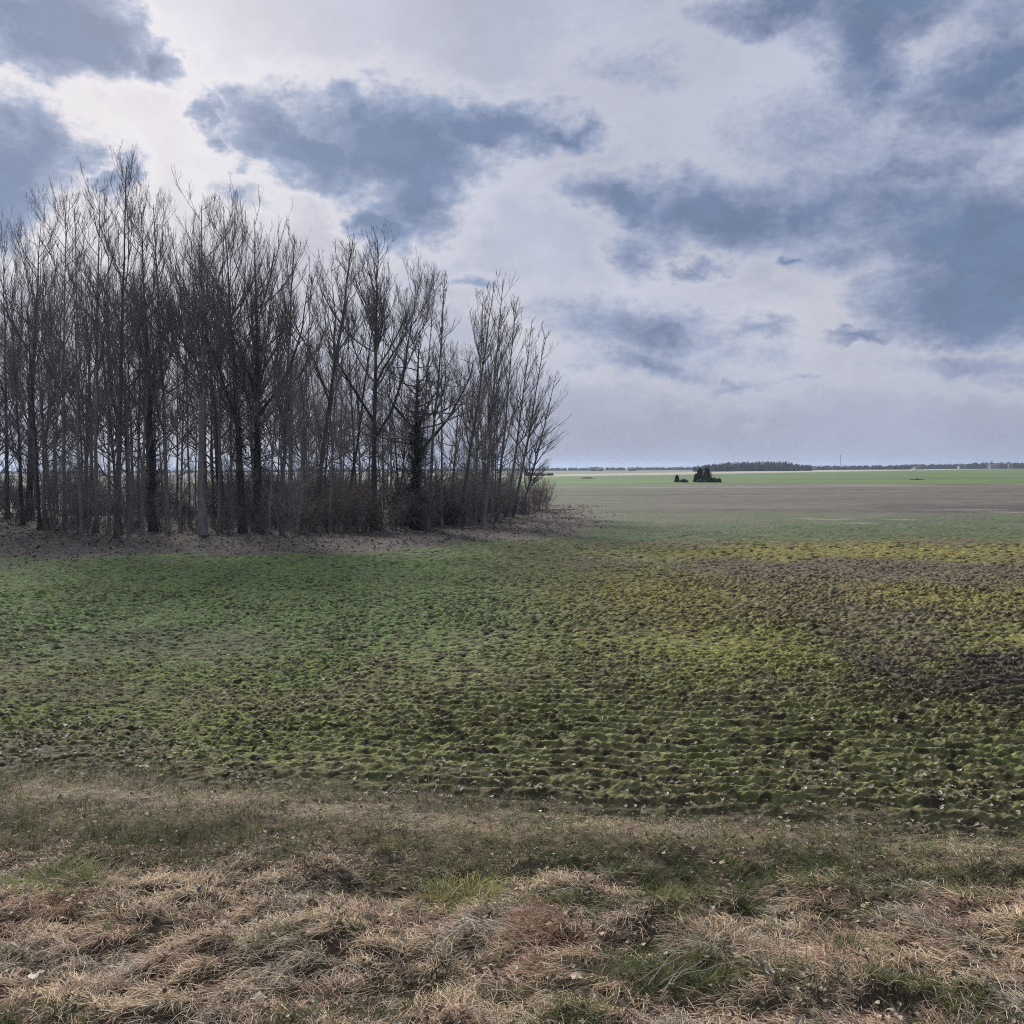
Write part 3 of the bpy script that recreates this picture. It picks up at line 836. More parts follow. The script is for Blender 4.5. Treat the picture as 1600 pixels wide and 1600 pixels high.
def shrubs():
    makes = []
    for j in range(8):
        tall_ = j in (5, 6)
        st, tw = make_shrub(200 + j, 4.2 if tall_ else 2.3, 1.1 if tall_ else 2.0, 9 if tall_ else 24, .16 if tall_ else .75, .7 if tall_ else 1.0)
        mt = (M_twig_warm, M_twig, M_twig_warm, M_twig, M_twig_warm, M_bark_pale, M_bark_pale, M_twig)[j]
        makes.append((mesh('stems', *st, mt), mesh('twigs', *tw, mt)))
    k = [0]

    def put(px, py, j, s, label, group, name='bare_shrub'):
        x, y = gp(px, py)
        e = empty(name, (x, y, hz(x, y) - .03), random.uniform(0, 6.28))
        e.scale = (s * random.uniform(.9, 1.2), s * random.uniform(.9, 1.2), s)
        tag(e, label, 'sapling' if name == 'sapling' else 'shrub', group)
        obj('stems', makes[j][0], e); obj('twigs', makes[j][1], e)
        k[0] += 1
    fr = 'shrubs along the front of the grove'
    for px, py, j, s, lab in ((520, 826, 0, 1.05, 'reddish brown leafless shrub at the foot of the leaning trunk'),
                              (565, 828, 2, 1.1, 'broad reddish brown leafless shrub just left of the forked tree'),
                              (605, 826, 4, .95, 'brown leafless shrub between the forked tree and the shaggy ivy trunk'),
                              (700, 818, 1, .9, 'grey leafless shrub right of the shaggy ivy trunk'),
                              (470, 832, 2, .85, 'low brown leafless shrub left of the leaning trunk'),
                              (735, 812, 3, .9, 'grey leafless shrub between the right hand trunks'),
                              (785, 806, 7, .95, 'dense grey shrub under the trees near the right end'),
                              (828, 800, 0, .9, 'reddish leafless shrub at the right end of the grove'),
                              (848, 796, 4, .75, 'outermost low reddish shrub at the right tip of the grove'),
                              (500, 812, 4, 1.1, 'brown brush behind the foot of the leaning trunk'),
                              (430, 822, 7, .8, 'low grey brush right of the two close dark trunks'),
                              (290, 822, 1, .75, 'low grey brush left of the stout flaring trunk')):
        put(px, py, j, s, lab, fr)
    for i, px in enumerate((20, 75, 140, 205, 262, 300, 345, 395, 415, 545, 590, 655, 668, 715, 760, 808, 838)):
        put(px + random.uniform(-8, 8), float(np.interp(px, [0, 150, 560, 700, 840], [816, 828, 830, 820, 799])) + random.uniform(-3, 3), (4, 2, 0, 3)[i % 4], random.uniform(.35, .7) + .22 * (px > 500), 'small brown leafless shrub in the brush along the front of the grove', 'small shrubs along the front of the grove')
    for px, py, j, s, lab in ((92, 824, 5, .95, 'cluster of thin pale saplings left of the first pale slim trunk'),
                              (118, 828, 6, .85, 'cluster of thin pale saplings just right of the first pale slim trunk'),
                              (172, 834, 6, .9, 'fan of pale saplings at the foot of the tallest tree'),
                              (196, 836, 5, .8, 'sparse pale saplings right of the foot of the tallest tree'),
                              (455, 836, 5, .75, 'thin saplings beside the thin tree before the open gap'),
                              (735, 820, 6, .9, 'straight thin saplings just left of the pale trunk near the right end')):
        put(px, py, j, s, lab, 'saplings along the front of the grove', 'sapling')
    bg = 'shrubs inside the grove'
    for i in range(84):
        py = random.uniform(776, 818)
        px = random.uniform(-60, 560) if i % 4 else random.uniform(560, 825)
        put(px, py, random.choice((1, 3, 7, 0, 3, 1, 7, 2, 4)), random.uniform(.5, 1.4), 'leafless shrub of the undergrowth inside the grove, behind the front trunks', bg)
    for i in range(12):
        put(random.uniform(0, 800), random.uniform(800, 818), random.choice((5, 6)), random.uniform(.8, 1.3), 'thin sapling inside the grove, behind the front trunks', 'saplings inside the grove', 'sapling')
    return makes


shrubs()


# low dark evergreen bushes (ivy, holly, spruce) in the undergrowth
def leafy_blob(seed, n, rx, ry, rz_, size, cols, spike=0):
    rs = np.random.default_rng(seed)
    d = nrm(rs.normal(size=(n, 3))); d[:, 2] = np.abs(d[:, 2])
    lump = .72 + .28 * np.sin(d[:, 0] * 5 + seed) * np.sin(d[:, 1] * 4 + seed * 2) + .2 * rs.normal(size=n) * .5
    r = rs.uniform(.35, 1, n) ** .6 * lump
    c = d * r[:, None] * np.array((rx, ry, rz_))
    u = nrm(rs.normal(size=(n, 3)) + d * spike); w = nrm(np.cross(u, rs.normal(size=(n, 3))))
    s = (size * rs.uniform(.5, 1.3, n))[:, None]
    V = np.stack([c - u * s, c - w * s * .5, c + u * s, c + w * s * .5], 1)
    col = np.repeat(np.array(cols)[rs.integers(0, len(cols), n)] * rs.uniform(.6, 1.4, (n, 1)), 4, 0)
    return V.reshape(-1, 3), np.arange(n * 4).reshape(n, 4), col


DK = [(.045, .055, .038), (.060, .062, .050), (.080, .068, .060)]
for px, py, w, h, lab in ((690, 812, 1.5, 2.3, 'dark evergreen bush under the crooked limbs, right of the shaggy ivy trunk'),
                          (628, 818, .9, 2.6, 'dark ivy bush close at the left of the shaggy ivy trunk'),
                          (775, 800, 2.4, 2.1, 'dark dense bush among the trunks near the right end'),
                          (250, 800, 2.6, 1.9, 'dark evergreen bush deep in the grove below the ivy clad trunk'),
                          (360, 803, 2.2, 2.0, 'dark evergreen bush deep in the grove behind the close dark trunks'),
                          (425, 806, 2.0, 2.2, 'dark evergreen bush left of the open gap'),
                          (150, 800, 2.4, 1.6, 'dark low bush deep in the grove behind the pale slim trunks')):
    x, y = gp(px, py)
    e = empty('evergreen_bush', (x, y, hz(x, y) - .05))
    tag(e, lab, 'bush', 'dark bushes inside the grove')
    v, q, c = leafy_blob(int(px), 2600, w, w * .8, h, .08, DK)
    obj('foliage', mesh('foliage', v, q, M_foliage, c), e)
    st, tw = make_shrub(int(px) + 3, h * 1.05, w * 1.2, 14, .5, .6)
    obj('stems', mesh('stems', *join([st, tw]), M_bark_dark), e)


# fallen branches on the litter
def fallen_branch(px, py, L, rz, label):
    x, y = gp(px, py)
    rs = np.random.default_rng(int(px))
    P, r = grow(np.array([[0., 0, .05]]), np.array([[1., 0, .05]]), np.array([L]), np.array([.035]), 8, 0, .07, rs, .3)
    P[..., 2] = np.abs(P[..., 2] - .05) * .5 + .05
    P2, r2, L2 = spawn(P, r, np.array([L]), 3, .2, .95, (.4, .9), .3, .014, 4, 0, .1, rs, .05, 2, None, .007)
    o = obj('fallen_branch', mesh('fallen_branch', *join([tubes(P, r, 6), tubes(P2, r2, 4)]), M_bark_pale), loc=(x, y, hz(x, y)))
    o.rotation_euler = (0, 0, rz)
    tag(o, label, 'branch', 'fallen branches at the grove')


fallen_branch(835, 800, 2.6, .2, 'long pale fallen branch on the litter at the right tip of the grove')
fallen_branch(625, 832, 1.4, 2.9, 'short pale fallen branch on the litter in front of the forked tree')
fallen_branch(725, 824, 1.3, .3, 'fallen branch on the litter in front of the right hand trunks')
fallen_branch(8, 802, 1.0, 1.1, 'pale branch stub on the litter at the left edge')

# ------------------------------------------------------------------ far across the fields
def conifer(px, py, ty, w, label, seed):
    x, y = gp(px, py)
    H = (py - ty) / F * y
    rs = np.random.default_rng(seed)
    n = 2200
    t = rs.uniform(0.02, 1, n) ** 1.1
    tier = np.floor(t * 9) / 9
    rr = w * (1 - t) ** .5 * (.80 + .2 * ((t - tier) < .05)) * np.sqrt(rs.uniform(.15, 1, n)) * (1 + .25 * rs.normal(size=n))
    a = rs.uniform(0, 6.283, n)
    c = np.stack([rr * np.cos(a), rr * np.sin(a), t * H - .08 * rr], -1)
    out = np.stack([np.cos(a), np.sin(a), rs.normal(-.1, .35, n)], -1)
    u = nrm(out + .4 * rs.normal(size=(n, 3))); v_ = nrm(np.cross(u, rs.normal(size=(n, 3))))
    s = .16 * rs.uniform(.5, 1.2, n)[:, None]
    V = np.stack([c - u * s, c - v_ * s * .4, c + u * s, c + v_ * s * .4], 1).reshape(-1, 3)
    col = np.repeat(np.array((.070, .085, .066)) * rs.uniform(.6, 1.5, (n, 1)), 4, 0)
    e = empty('conifer', (x, y, hz(x, y)))
    tag(e, label, 'tree', 'conifers out in the field')
    obj('crown', mesh('crown', V, np.arange(n * 4).reshape(n, 4), M_foliage, col), e)
    P = np.array([[[0, 0, 0], [0, 0, H * .5], [0, 0, H * .98]]]); r = np.array([[.07, .045, .01]])
    obj('trunk', mesh('trunk', *tubes(P, r, 6), M_bark_dark), e)


conifer(1094, 755, 733, .95, 'left one of the two pointed dark conifers out in the field', 401)
conifer(1105, 755, 732, 1.0, 'right one of the two pointed dark conifers out in the field', 402)
conifer(1058, 755, 744, .42, 'small dark conifer at the left of the field clump', 403)
conifer(1088, 755, 742, .55, 'short bushy conifer tucked against the left side of the two pointed ones', 404)
for px, w, h, lab in ((1112, 1.5, .95, 'low dark bush at the foot of the two pointed conifers'), (1121, .9, .75, 'low dark bush at the right end of the conifer clump'),
                      (1068, .9, .7, 'low dark bush right of the small conifer in the field'), (1098, 1.6, .6, 'flat dark bush in front of the two pointed conifers')):
    x, y = gp(px, 755.3)
    e = empty('field_bush', (x, y - .3, hz(x, y))); tag(e, lab, 'bush', 'low bushes out in the field')
    v, q, c = leafy_blob(int(px), 1400, w, .8, h, .13, [(.085, .085, .070), (.105, .092, .084)])
    obj('foliage', mesh('foliage', v, q, M_foliage, c), e)
    st, tw = make_shrub(int(px), h * 1.15, w, 10, .8, .5)
    obj('stems', mesh('stems', *join([st, tw]), M_bark_dark), e)
for px, ty, lab in ((1117, 741, 'thin bare sapling between the conifers and their right hand bush'), (1126, 743, 'thin bare sapling at the right end of the conifer clump')):
    x, y = gp(px, 755)
    e = empty('sapling', (x, y, hz(x, y))); tag(e, lab, 'sapling', 'saplings out in the field')
    st, tw = make_shrub(int(px) * 3, (755 - ty) / F * y, .5, 4, .15, .7)
    obj('stems', mesh('stems', *st, M_bark), e); obj('twigs', mesh('twigs', *tw, M_twig), e)


def heap(px, py, rx, h, label):
    x, y = gp(px, py)
    n, m = 40, 12
    a = np.linspace(0, 2 * np.pi, n, endpoint=False)[None]; r = np.linspace(0, 1, m)[:, None]
    X = r * np.cos(a) * rx; Y = r * np.sin(a) * rx * .35
    Z = h * (1 - r ** 2) * (1 + .55 * fbm(X * 1.1 + px, Y * 1.4, 3, 3)) - .05
    i = np.arange(n * m).reshape(m, n); nx = np.roll(i, -1, 1)
    q = np.stack([i[:-1], i[1:], nx[1:], nx[:-1]], -1).reshape(-1, 4)
    tag(obj('soil_heap', mesh('soil_heap', np.stack([X, Y, Z], -1), q, M_heap, None, True), loc=(x, y, hz(x, y))), label, 'heap', 'heaps on the green field')


heap(1431, 753.5, 2.0, .28, 'low brown heap on the bright green field at the right')
heap(918, 748.5, 2.4, .35, 'flat dark heap at the far edge of the green field')


def far_wood(name, segs, label, cols, seed, depth=40):
    """segs: (px0, px1, Y, top0, top1, trees): trees standing side by side, made of twiggy fans"""
    rs = np.random.default_rng(seed)
    Vs, Cs = [], []
    for px0, px1, Yd, t0, t1, nt in segs:
        for k in range(nt):
            f = rs.uniform()
            y = Yd + rs.uniform(0, depth)
            px = px0 + (px1 - px0) * f
            x = (px - 800) / F * y
            H = max(1.2, CH + (733 - (t0 + (t1 - t0) * f)) / F * y) * rs.uniform(.72, 1.03)
            n = 46
            w = rs.uniform(.22, .40) * H
            d = nrm(rs.normal(size=(n, 3)))
            c = np.array((x, y, H * .58)) + d * rs.uniform(.2, 1, (n, 1)) * np.array((w, w, H * .42))
            u = nrm(rs.normal(size=(n, 3)) + np.array((0, 0, .8))); v_ = nrm(np.cross(u, rs.normal(size=(n, 3))))
            s = rs.uniform(.05, .13, (n, 1)) * H
            V = np.stack([c - u * s, c - v_ * s * .6, c + u * s, c + v_ * s * .6], 1)
            tr = np.array([[(x - .12, y, -.2), (x + .12, y, -.2), (x + .08, y, H * .7), (x - .08, y, H * .7)]])
            lo = np.array([[(x - w, y + .3, -.2), (x + w, y + .3, -.2), (x + w * 1.1, y + .5, H * rs.uniform(.45, .8)), (x - w * 1.2, y + .5, H * rs.uniform(.45, .8))]])
            V = np.concatenate([V, tr, lo])
            Vs.append(V.reshape(-1, 3)); Cs.append(np.repeat(np.array(cols)[rs.integers(0, len(cols), len(V))] * rs.uniform(.8, 1.2), 4, 0))
    V = np.concatenate(Vs)
    o = obj(name, mesh(name, V, np.arange(len(V)).reshape(-1, 4), M_foliage, np.concatenate(Cs)))
    tag(o, label, 'woods', kind='stuff')


FW = [(.060, .048, .055), (.075, .058, .060), (.050, .044, .052)]
far_wood('distant_woods', [(1086, 1140, 640, 728, 724.5, 90), (1130, 1235, 660, 723, 722.5, 190), (1215, 1268, 690, 725, 728.5, 80)], 'far leafless wood standing beyond the green field, behind the conifer clump', FW, 51)
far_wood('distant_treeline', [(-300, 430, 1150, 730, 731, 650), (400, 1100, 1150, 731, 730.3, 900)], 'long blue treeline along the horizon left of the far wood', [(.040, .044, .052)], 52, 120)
far_wood('distant_hedgerow', [(1255, 1420, 900, 729.5, 729, 260), (1410, 1640, 1000, 728, 726.5, 420), (1520, 1590, 980, 725, 724.5, 40), (1640, 2000, 1000, 727, 728, 200)], 'thin uneven line of trees on the horizon right of the far wood', [(.050, .044, .052), (.060, .05, .055)], 53, 90)
far_wood('distant_copse', [(820, 864, 330, 738, 739, 60)], 'low brown copse just beyond the right tip of the grove', FW, 54, 10)


def house(px, Y, w, d, hw, hr, label, roof, rz=0.):
    x = (px - 800) / F * Y
    e = empty('farmhouse', (x, Y, 0), rz)
    tag(e, label, 'house', 'houses on the horizon')
    a, b = w / 2, d / 2
    v = [(-a, -b, -.3), (a, -b, -.3), (a, b, -.3), (-a, b, -.3), (-a, -b, hw), (a, -b, hw), (a, b, hw), (-a, b, hw), (-a, 0, hw + hr), (a, 0, hw + hr)]
    me = bpy.data.meshes.new('wall')
    me.from_pydata(v, [], [(0, 1, 5, 4), (1, 2, 6, 9, 5), (2, 3, 7, 6), (3, 0, 4, 8, 7)]); me.materials.append(M_wall)
    obj('wall', me, e)
    o_ = .35; s = hr / b
    rv = []
    for zz in (.06, .26):
        rv += [(-a - o_, -b - o_, hw - o_ * s + zz), (a + o_, -b - o_, hw - o_ * s + zz), (a + o_, 0, hw + hr + zz), (-a - o_, 0, hw + hr + zz), (a + o_, b + o_, hw - o_ * s + zz), (-a - o_, b + o_, hw - o_ * s + zz)]
    rf = bpy.data.meshes.new('roof')
    rf.from_pydata(rv, [], [(6, 7, 8, 9), (9, 8, 10, 11), (1, 0, 3, 2), (2, 3, 5, 4), (0, 1, 7, 6), (5, 11, 10, 4), (0, 6, 9, 3), (3, 9, 11, 5), (1, 2, 8, 7), (2, 4, 10, 8)])
    rf.materials.append(roof)
    obj('roof', rf, e)
    c = bpy.data.meshes.new('chimney'); q = .4; cx = a * .4; z0, z1 = hw + hr * .7, hw + hr + 1.0
    c.from_pydata([(cx - q, -q, z0), (cx + q, -q, z0), (cx + q, q, z0), (cx - q, q, z0), (cx - q, -q, z1), (cx + q, -q, z1), (cx + q, q, z1), (cx - q, q, z1)], [], [(0, 1, 5, 4), (1, 2, 6, 5), (2, 3, 7, 6), (3, 0, 4, 7), (4, 5, 6, 7)])
    c.materials.append(roof)
    obj('chimney', c, e)


house(929, 900, 9, 7, 2.2, 1.6, 'white farmhouse with grey roof before the blue treeline, nearest to the grove', M_roof)
house(938, 890, 6, 5, 1.8, 1.0, 'small white outbuilding beside the farmhouse before the blue treeline', M_roof)
house(987, 930, 8, 6, 1.6, 1.2, 'low pale house before the blue treeline, midway between grove and conifers', M_roof_red)
house(1271, 860, 6, 6, 1.8, 1.4, 'tiny white house at the right foot of the far wood', M_roof)
house(1434, 870, 8, 6, 2.0, 1.4, 'white house on the horizon above the green field, right of the mast', M_roof_red)
house(1502, 950, 7, 6, 2.6, 2.2, 'narrow pale house on the horizon between the white house and the blocky building', M_roof)
house(1551, 985, 10, 8, 4.0, 1.5, 'tall blocky grey roofed building on the horizon near the right edge', M_roof)
house(1576, 985, 5, 8, 4.6, 1.2, 'blocky building nearest the right edge of the horizon', M_roof_red)


def mast(px, Y, ty):
    x = (px - 800) / F * Y
    H = CH + (733 - ty) / F * Y
    legs = []
    for a in (0, 2.094, 4.189):
        t = np.linspace(0, 1, 12)
        legs.append(np.stack([(.55 - .3 * t) * math.cos(a), (.55 - .3 * t) * math.sin(a), t * H], -1))
    parts = [tubes(np.array(legs), np.full((3, 12), .09), 5)]
    br = []
    for k in range(11):
        for j in range(3):
            br.append(np.stack([legs[j][k], legs[(j + 1) % 3][k + 1]]))
    parts.append(tubes(np.array(br), np.full((len(br), 2), .04), 4))
    parts.append(tubes(np.array([[(0, 0, H - .5), (0, 0, H + 3)]]), np.array([[.06, .03]]), 5))
    o = obj('radio_mast', mesh('radio_mast', *join(parts), M_steel), loc=(x, Y, 0))
    tag(o, 'thin lattice radio mast on the horizon right of the far wood', 'mast')


mast(1313, 1050, 713)

# ------------------------------------------------------------------ the air
def haze():
    x0, x1, y0, y1, z0, z1 = -6900, 6900, -6900, 6900, -2.0, 32.0
    v = [(x, y, z) for z in (z0, z1) for y in (y0, y1) for x in (x0, x1)]
    me = bpy.data.meshes.new('haze')
    me.from_pydata(v, [], [(0, 2, 3, 1), (4, 5, 7, 6), (0, 1, 5, 4), (2, 6, 7, 3), (0, 4, 6, 2), (1, 3, 7, 5)])
    m = bpy.data.materials.new('haze'); m.use_nodes = True
    nt = m.node_tree; nt.nodes.remove(nt.nodes['Principled BSDF'])
    pv = nt.nodes.new('ShaderNodeVolumePrincipled')
    pv.inputs['Color'].default_value = (.42, .53, .72, 1); pv.inputs['Density'].default_value = .00021; pv.inputs['Anisotropy'].default_value = .3
    nt.links.new(pv.outputs[0], nt.nodes['Material Output'].inputs['Volume'])
    me.materials.append(m)
    tag(obj('haze', me), kind='stuff')


haze()

# ------------------------------------------------------------------ sky, clouds, sun
SUN_AZ, SUN_EL = -23.0, 29.0


class NT:
    def __init__(s, nt): s.nt = nt
    def n(s, t): return s.nt.nodes.new(t)
    def put(s, sock, v):
        if hasattr(v, 'is_output') or isinstance(v, bpy.types.NodeSocket): s.nt.links.new(v, sock)
        else: sock.default_value = v
    def m(s, op, a, b=0., c=0., clamp=False):
        k = s.n('ShaderNodeMath'); k.operation = op; k.use_clamp = clamp
        s.put(k.inputs[0], a); s.put(k.inputs[1], b); s.put(k.inputs[2], c)
        return k.outputs[0]
    def v(s, op, a, b=None, sc=None):
        k = s.n('ShaderNodeVectorMath'); k.operation = op
        s.put(k.inputs[0], a)
        if b is not None: s.put(k.inputs[1], b)
        if sc is not None: s.put(k.inputs['Scale'], sc)
        return k.outputs['Value'] if op in ('LENGTH', 'DOT_PRODUCT', 'DISTANCE') else k.outputs[0]
    def rng(s, x, a, b, c=0., d=1., smooth=True):
        k = s.n('ShaderNodeMapRange'); k.interpolation_type = 'SMOOTHSTEP' if smooth else 'LINEAR'
        s.put(k.inputs['Value'], x)
        for nm, q in (('From Min', a), ('From Max', b), ('To Min', c), ('To Max', d)): s.put(k.inputs[nm], q)
        return k.outputs[0]
    def noise(s, vec, scale, detail=4., rough=.55, out='Fac'):
        k = s.n('ShaderNodeTexNoise'); s.put(k.inputs['Vector'], vec)
        k.inputs['Scale'].default_value = scale; k.inputs['Detail'].default_value = detail; k.inputs['Roughness'].default_value = rough
        return k.outputs[out]
    def mix(s, f, a, b):
        k = s.n('ShaderNodeMix'); k.data_type = 'RGBA'; s.put(k.inputs[0], f)
        s.put(k.inputs[6], a if not isinstance(a, tuple) else (*a, 1)); s.put(k.inputs[7], b if not isinstance(b, tuple) else (*b, 1))
        return k.outputs[2]


# cloud masses, read off the photograph as directions: px, py, half width, half height, turn (degrees), weight
CLOUDS = [
    (480, 232, 150, 52, 12, 1.0), (620, 222, 175, 82, 5, 1.1), (770, 205, 150, 44, -3, 1.0), (880, 204, 75, 22, 0, .8), (660, 290, 85, 75, 0, 1.0), (612, 345, 50, 50, 0, .9), (550, 160, 60, 38, 15, .75),
    (330, 188, 26, 30, 0, .55), (378, 160, 45, 26, 0, .4), (440, 160, 60, 28, 0, .35),
    (95, 52, 118, 66, 5, 1.1), (60, 5, 130, 40, 0, .9), (135, 78, 66, 46, 20, .9), (248, 102, 58, 34, 25, .75), (195, 35, 40, 34, 0, .5),
    (15, 262, 88, 92, 0, 1.0), (65, 215, 70, 55, 25, .8), (110, 225, 45, 42, 20, .5), (182, 262, 28, 40, 0, .55), (0, 320, 70, 60, 0, .9), (375, 300, 50, 26, 15, .35),
    (985, 305, 125, 44, 5, .9), (1120, 335, 150, 66, 5, 1.0), (1260, 325, 160, 66, 0, .8), (1420, 335, 200, 70, 5, .7), (1550, 385, 170, 105, 10, 1.15), (1500, 470, 150, 72, 5, 1.15), (1430, 275, 170, 34, -5, .6),
    (1355, 535, 70, 14, -5, .6), (1012, 385, 62, 42, 0, .55), (1640, 430, 120, 90, 0, 1.1), (1300, 400, 90, 40, 10, .5),
    (1350, 70, 85, 105, 0, .9), (1250, 5, 180, 32, 0, .75), (1400, 10, 170, 60, 0, .85), (1385, 140, 60, 46, 0, .8), (1550, 120, 130, 58, -15, .9), (1570, 175, 150, 50, 0, .7), (1470, 160, 90, 34, 0, .6),
    (1300, 215, 190, 70, 10, .34), (1440, 240, 190, 60, 0, .34), (1600, 40, 60, 80, 0, .5),
    (1020, 515, 130, 58, 8, .62), (1045, 512, 70, 36, 0, .72), (925, 500, 130, 44, 8, .40), (1010, 570, 130, 30, 8, .55), (1150, 555, 90, 40, 0, .25),
    (1225, 408, 32, 17, 0, .75), (1095, 424, 48, 16, 0, .5), (745, 432, 38, 16, 10, .45), (1185, 515, 60, 24, 10, .4), (1005, 120, 80, 34, 0, .25), (1155, 610, 50, 14, 0, .35), (1240, 605, 40, 10, 0, .3), (1500, 575, 120, 24, 0, .35),
    (1590, 600, 90, 20, 0, .3), (700, 345, 40, 16, 0, .3),
]


def world():
    w = bpy.data.worlds.new('World'); bpy.context.scene.world = w; w.use_nodes = True
    nt = w.node_tree; nt.nodes.clear(); k = NT(nt)
    tc = k.n('ShaderNodeTexCoord'); D = k.v('NORMALIZE', tc.outputs['Generated'])
    sp = k.n('ShaderNodeSeparateXYZ'); nt.links.new(D, sp.inputs[0])
    az = k.m('DEGREES', k.m('ARCTAN2', sp.outputs[0], sp.outputs[1])); el = k.m('DEGREES', k.m('ARCSINE', sp.outputs[2]))
    cb = k.n('ShaderNodeCombineXYZ'); nt.links.new(az, cb.inputs[0]); nt.links.new(el, cb.inputs[1])
    A = cb.outputs[0]
    # noise in directions, flattened towards the horizon
    q = k.v('MULTIPLY', A, (1, 1.5, 1))
    n1 = k.v('SUBTRACT', k.noise(q, .16, 5, .55, 'Color'), (.5, .5, .5))
    n2 = k.v('SUBTRACT', k.noise(q, .75, 5, .6, 'Color'), (.5, .5, .5))
    Aw = k.v('ADD', k.v('ADD', A, k.v('MULTIPLY', n1, (7.5, 4.6, 0))), k.v('MULTIPLY', n2, (2.6, 1.9, 0)))
    cur = None
    for px, py, rx, ry, rot, wt in CLOUDS:
        a0, e0 = azel(px, py); s = 1 / (F * math.pi / 180)
        mp = k.n('ShaderNodeMapping'); mp.vector_type = 'TEXTURE'
        nt.links.new(Aw, mp.inputs['Vector'])
        mp.inputs['Location'].default_value = (a0, e0, 0); mp.inputs['Rotation'].default_value = (0, 0, math.radians(-rot)); mp.inputs['Scale'].default_value = (rx * s * 1.06, ry * s * 1.06, 1)
        d = k.m('MULTIPLY_ADD', k.v('LENGTH', mp.outputs[0]), -wt, wt)
        cur = d if cur is None else k.m('SMOOTH_MAX', cur, d, .10)
    # elsewhere in the sky: broken cloud
    gen = k.m('MULTIPLY_ADD', k.noise(q, .055, 5, .55), 2.6, -1.25)
    out = k.m('MAXIMUM', k.rng(k.m('ABSOLUTE', az), 36, 48), k.rng(el, 33, 42))
    dens = k.m('ADD', k.m('MULTIPLY', k.m('MAXIMUM', cur, -1.), k.m('SUBTRACT', 1., out)), k.m('MULTIPLY', gen, out))
    fine = k.m('MULTIPLY_ADD', k.noise(q, .55, 6, .58), .38, -.19)
    fine = k.m('ADD', fine, k.m('MULTIPLY_ADD', k.noise(q, 2.2, 4, .55), .15, -.075))
    dens = k.m('ADD', dens, fine)
    mask = k.rng(dens, -.03, .36)
    core = k.rng(dens, .12, .75)
    rim = k.m('MULTIPLY', k.rng(dens, -.45, -.02), k.m('SUBTRACT', 1., mask))
    # veil of thin high cloud
    sa, se = azel(150, 235)
    sd = k.v('LENGTH', k.v('MULTIPLY', k.v('SUBTRACT', A, (sa, se, 0)), (1, 1.2, 0)))
    glow = k.rng(sd, 30, 2); glow2 = k.rng(sd, 14, 0)
    hor = k.rng(el, 0, 9)
    veil = k.mix(hor, (.385, .415, .545), (.475, .515, .645))
    veil = k.mix(k.m('MULTIPLY', glow, .8), veil, (.72, .71, .79))
    veil = k.mix(k.m('MULTIPLY', glow2, .7), veil, (.86, .83, .88))
    cream = k.m('MULTIPLY', k.rng(k.m('ABSOLUTE', k.m('SUBTRACT', el, 9.5)), 6.5, 0), k.rng(k.noise(q, .12, 3), .38, .62))
    veil = k.mix(k.m('MULTIPLY', cream, .55), veil, (.66, .65, .72))
    big = k.rng(k.noise(q, .07, 5, .6), .3, .7, .88, 1.10)
    veil = k.v('SCALE', veil, sc=big)
    veil = k.mix(k.m('MULTIPLY', rim, k.m('MULTIPLY_ADD', glow, .45, .22)), veil, (.84, .83, .88))
    dark = k.mix(core, (.34, .42, .60), (.148, .225, .390))
    grey = k.mix(core, (.37, .42, .58), (.165, .228, .375))
    warmth = k.rng(az, -12, 14)
    cl = k.mix(warmth, dark, grey)
    cl = k.v('SCALE', cl, sc=k.rng(k.noise(q, .3, 4, .55), .3, .7, .93, 1.08))
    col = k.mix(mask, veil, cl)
    # unseen sky brightened overhead and dimmed behind the viewer to shape ground light
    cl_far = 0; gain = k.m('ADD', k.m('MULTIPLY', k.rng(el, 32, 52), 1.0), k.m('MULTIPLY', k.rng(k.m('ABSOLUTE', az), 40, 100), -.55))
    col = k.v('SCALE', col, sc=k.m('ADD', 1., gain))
    sky = k.n('ShaderNodeTexSky'); sky.sky_type = 'NISHITA'; sky.sun_disc = False
    sky.sun_elevation = math.radians(SUN_EL); sky.sun_rotation = math.radians(SUN_AZ); sky.dust_density = 2.0
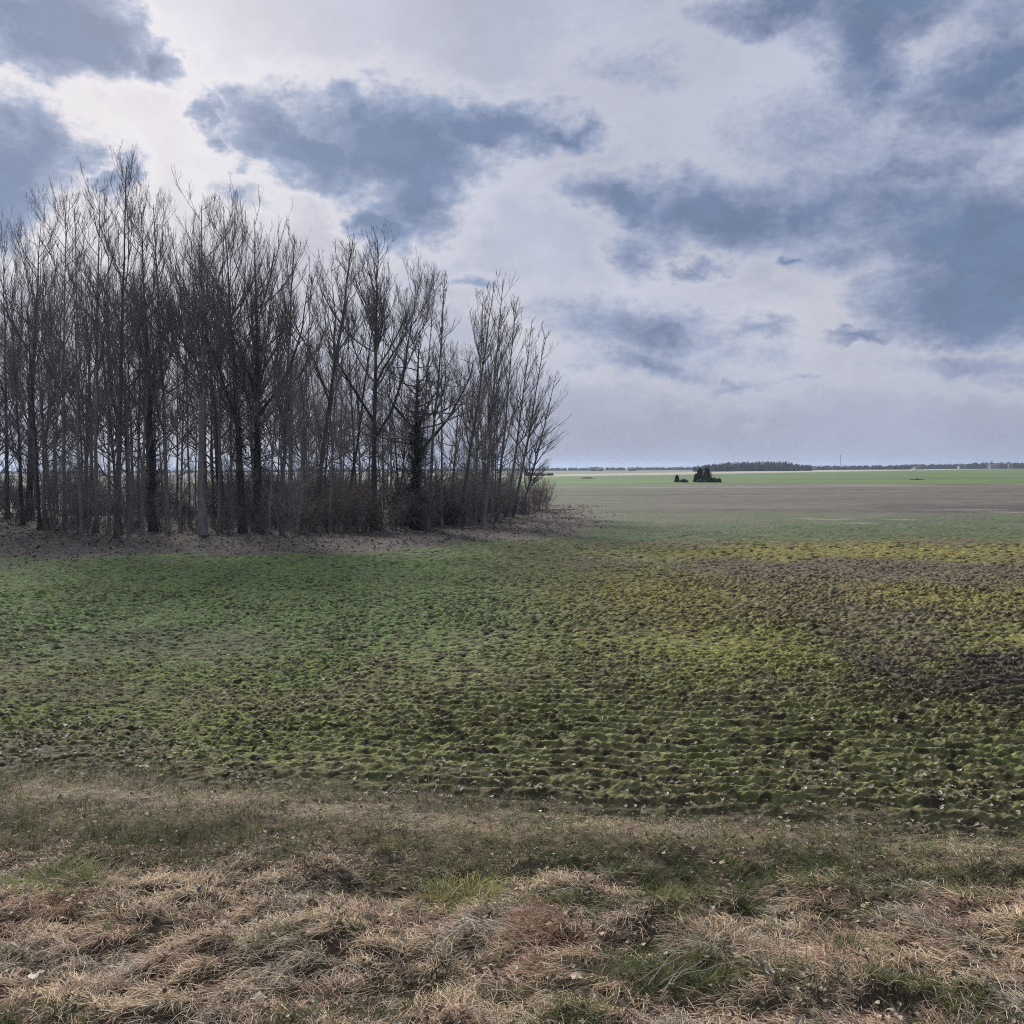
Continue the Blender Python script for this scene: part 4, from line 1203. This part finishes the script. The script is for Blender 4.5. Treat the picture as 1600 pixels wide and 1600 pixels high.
    b1 = k.n('ShaderNodeBackground'); nt.links.new(sky.outputs[0], b1.inputs[0]); b1.inputs[1].default_value = .05
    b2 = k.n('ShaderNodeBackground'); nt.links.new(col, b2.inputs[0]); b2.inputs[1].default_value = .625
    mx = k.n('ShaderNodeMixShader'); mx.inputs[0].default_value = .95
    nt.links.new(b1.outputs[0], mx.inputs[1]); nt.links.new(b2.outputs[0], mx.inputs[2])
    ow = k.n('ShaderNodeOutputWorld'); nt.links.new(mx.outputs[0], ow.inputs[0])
    w.cycles.sampling_method = 'MANUAL'; w.cycles.sample_map_resolution = 512


world()
sl = bpy.data.lights.new('sun', 'SUN'); sl.energy = 5.0; sl.angle = math.radians(10); sl.color = (1, .94, .86)
so = bpy.data.objects.new('sun', sl); C.objects.link(so)
a, e = math.radians(SUN_AZ), math.radians(SUN_EL)
so.rotation_euler = Vector((math.sin(a) * math.cos(e), math.cos(a) * math.cos(e), math.sin(e))).to_track_quat('Z', 'Y').to_euler()
so.location = (-20, 30, 40)

# ------------------------------------------------------------------ camera
cd = bpy.data.cameras.new('camera'); cam = bpy.data.objects.new('camera', cd); C.objects.link(cam)
cd.sensor_width = 36; cd.lens = 36 * F / 1600; cd.clip_start = .05; cd.clip_end = 20000
cam.location = (0, 0, CH)
from mathutils import Matrix
cam.rotation_euler = (Matrix.Rotation(math.pi / 2 - PITCH, 3, 'X') @ Matrix.Rotation(math.radians(-.3), 3, 'Z')).to_euler()
sc = bpy.context.scene
sc.camera = cam
sc.view_settings.view_transform = 'Standard'; sc.view_settings.look = 'None'; sc.view_settings.gamma = 1; sc.view_settings.exposure = .60
sc.render.engine = 'CYCLES'
sc.cycles.sample_clamp_indirect = 2.0; sc.cycles.sample_clamp_direct = 6.0; sc.cycles.filter_width = 1.05; sc.cycles.max_bounces = 6; sc.cycles.diffuse_bounces = 3; sc.cycles.volume_bounces = 0; sc.cycles.transmission_bounces = 3
sc.cycles.use_denoising = False; sc.cycles.use_adaptive_sampling = False
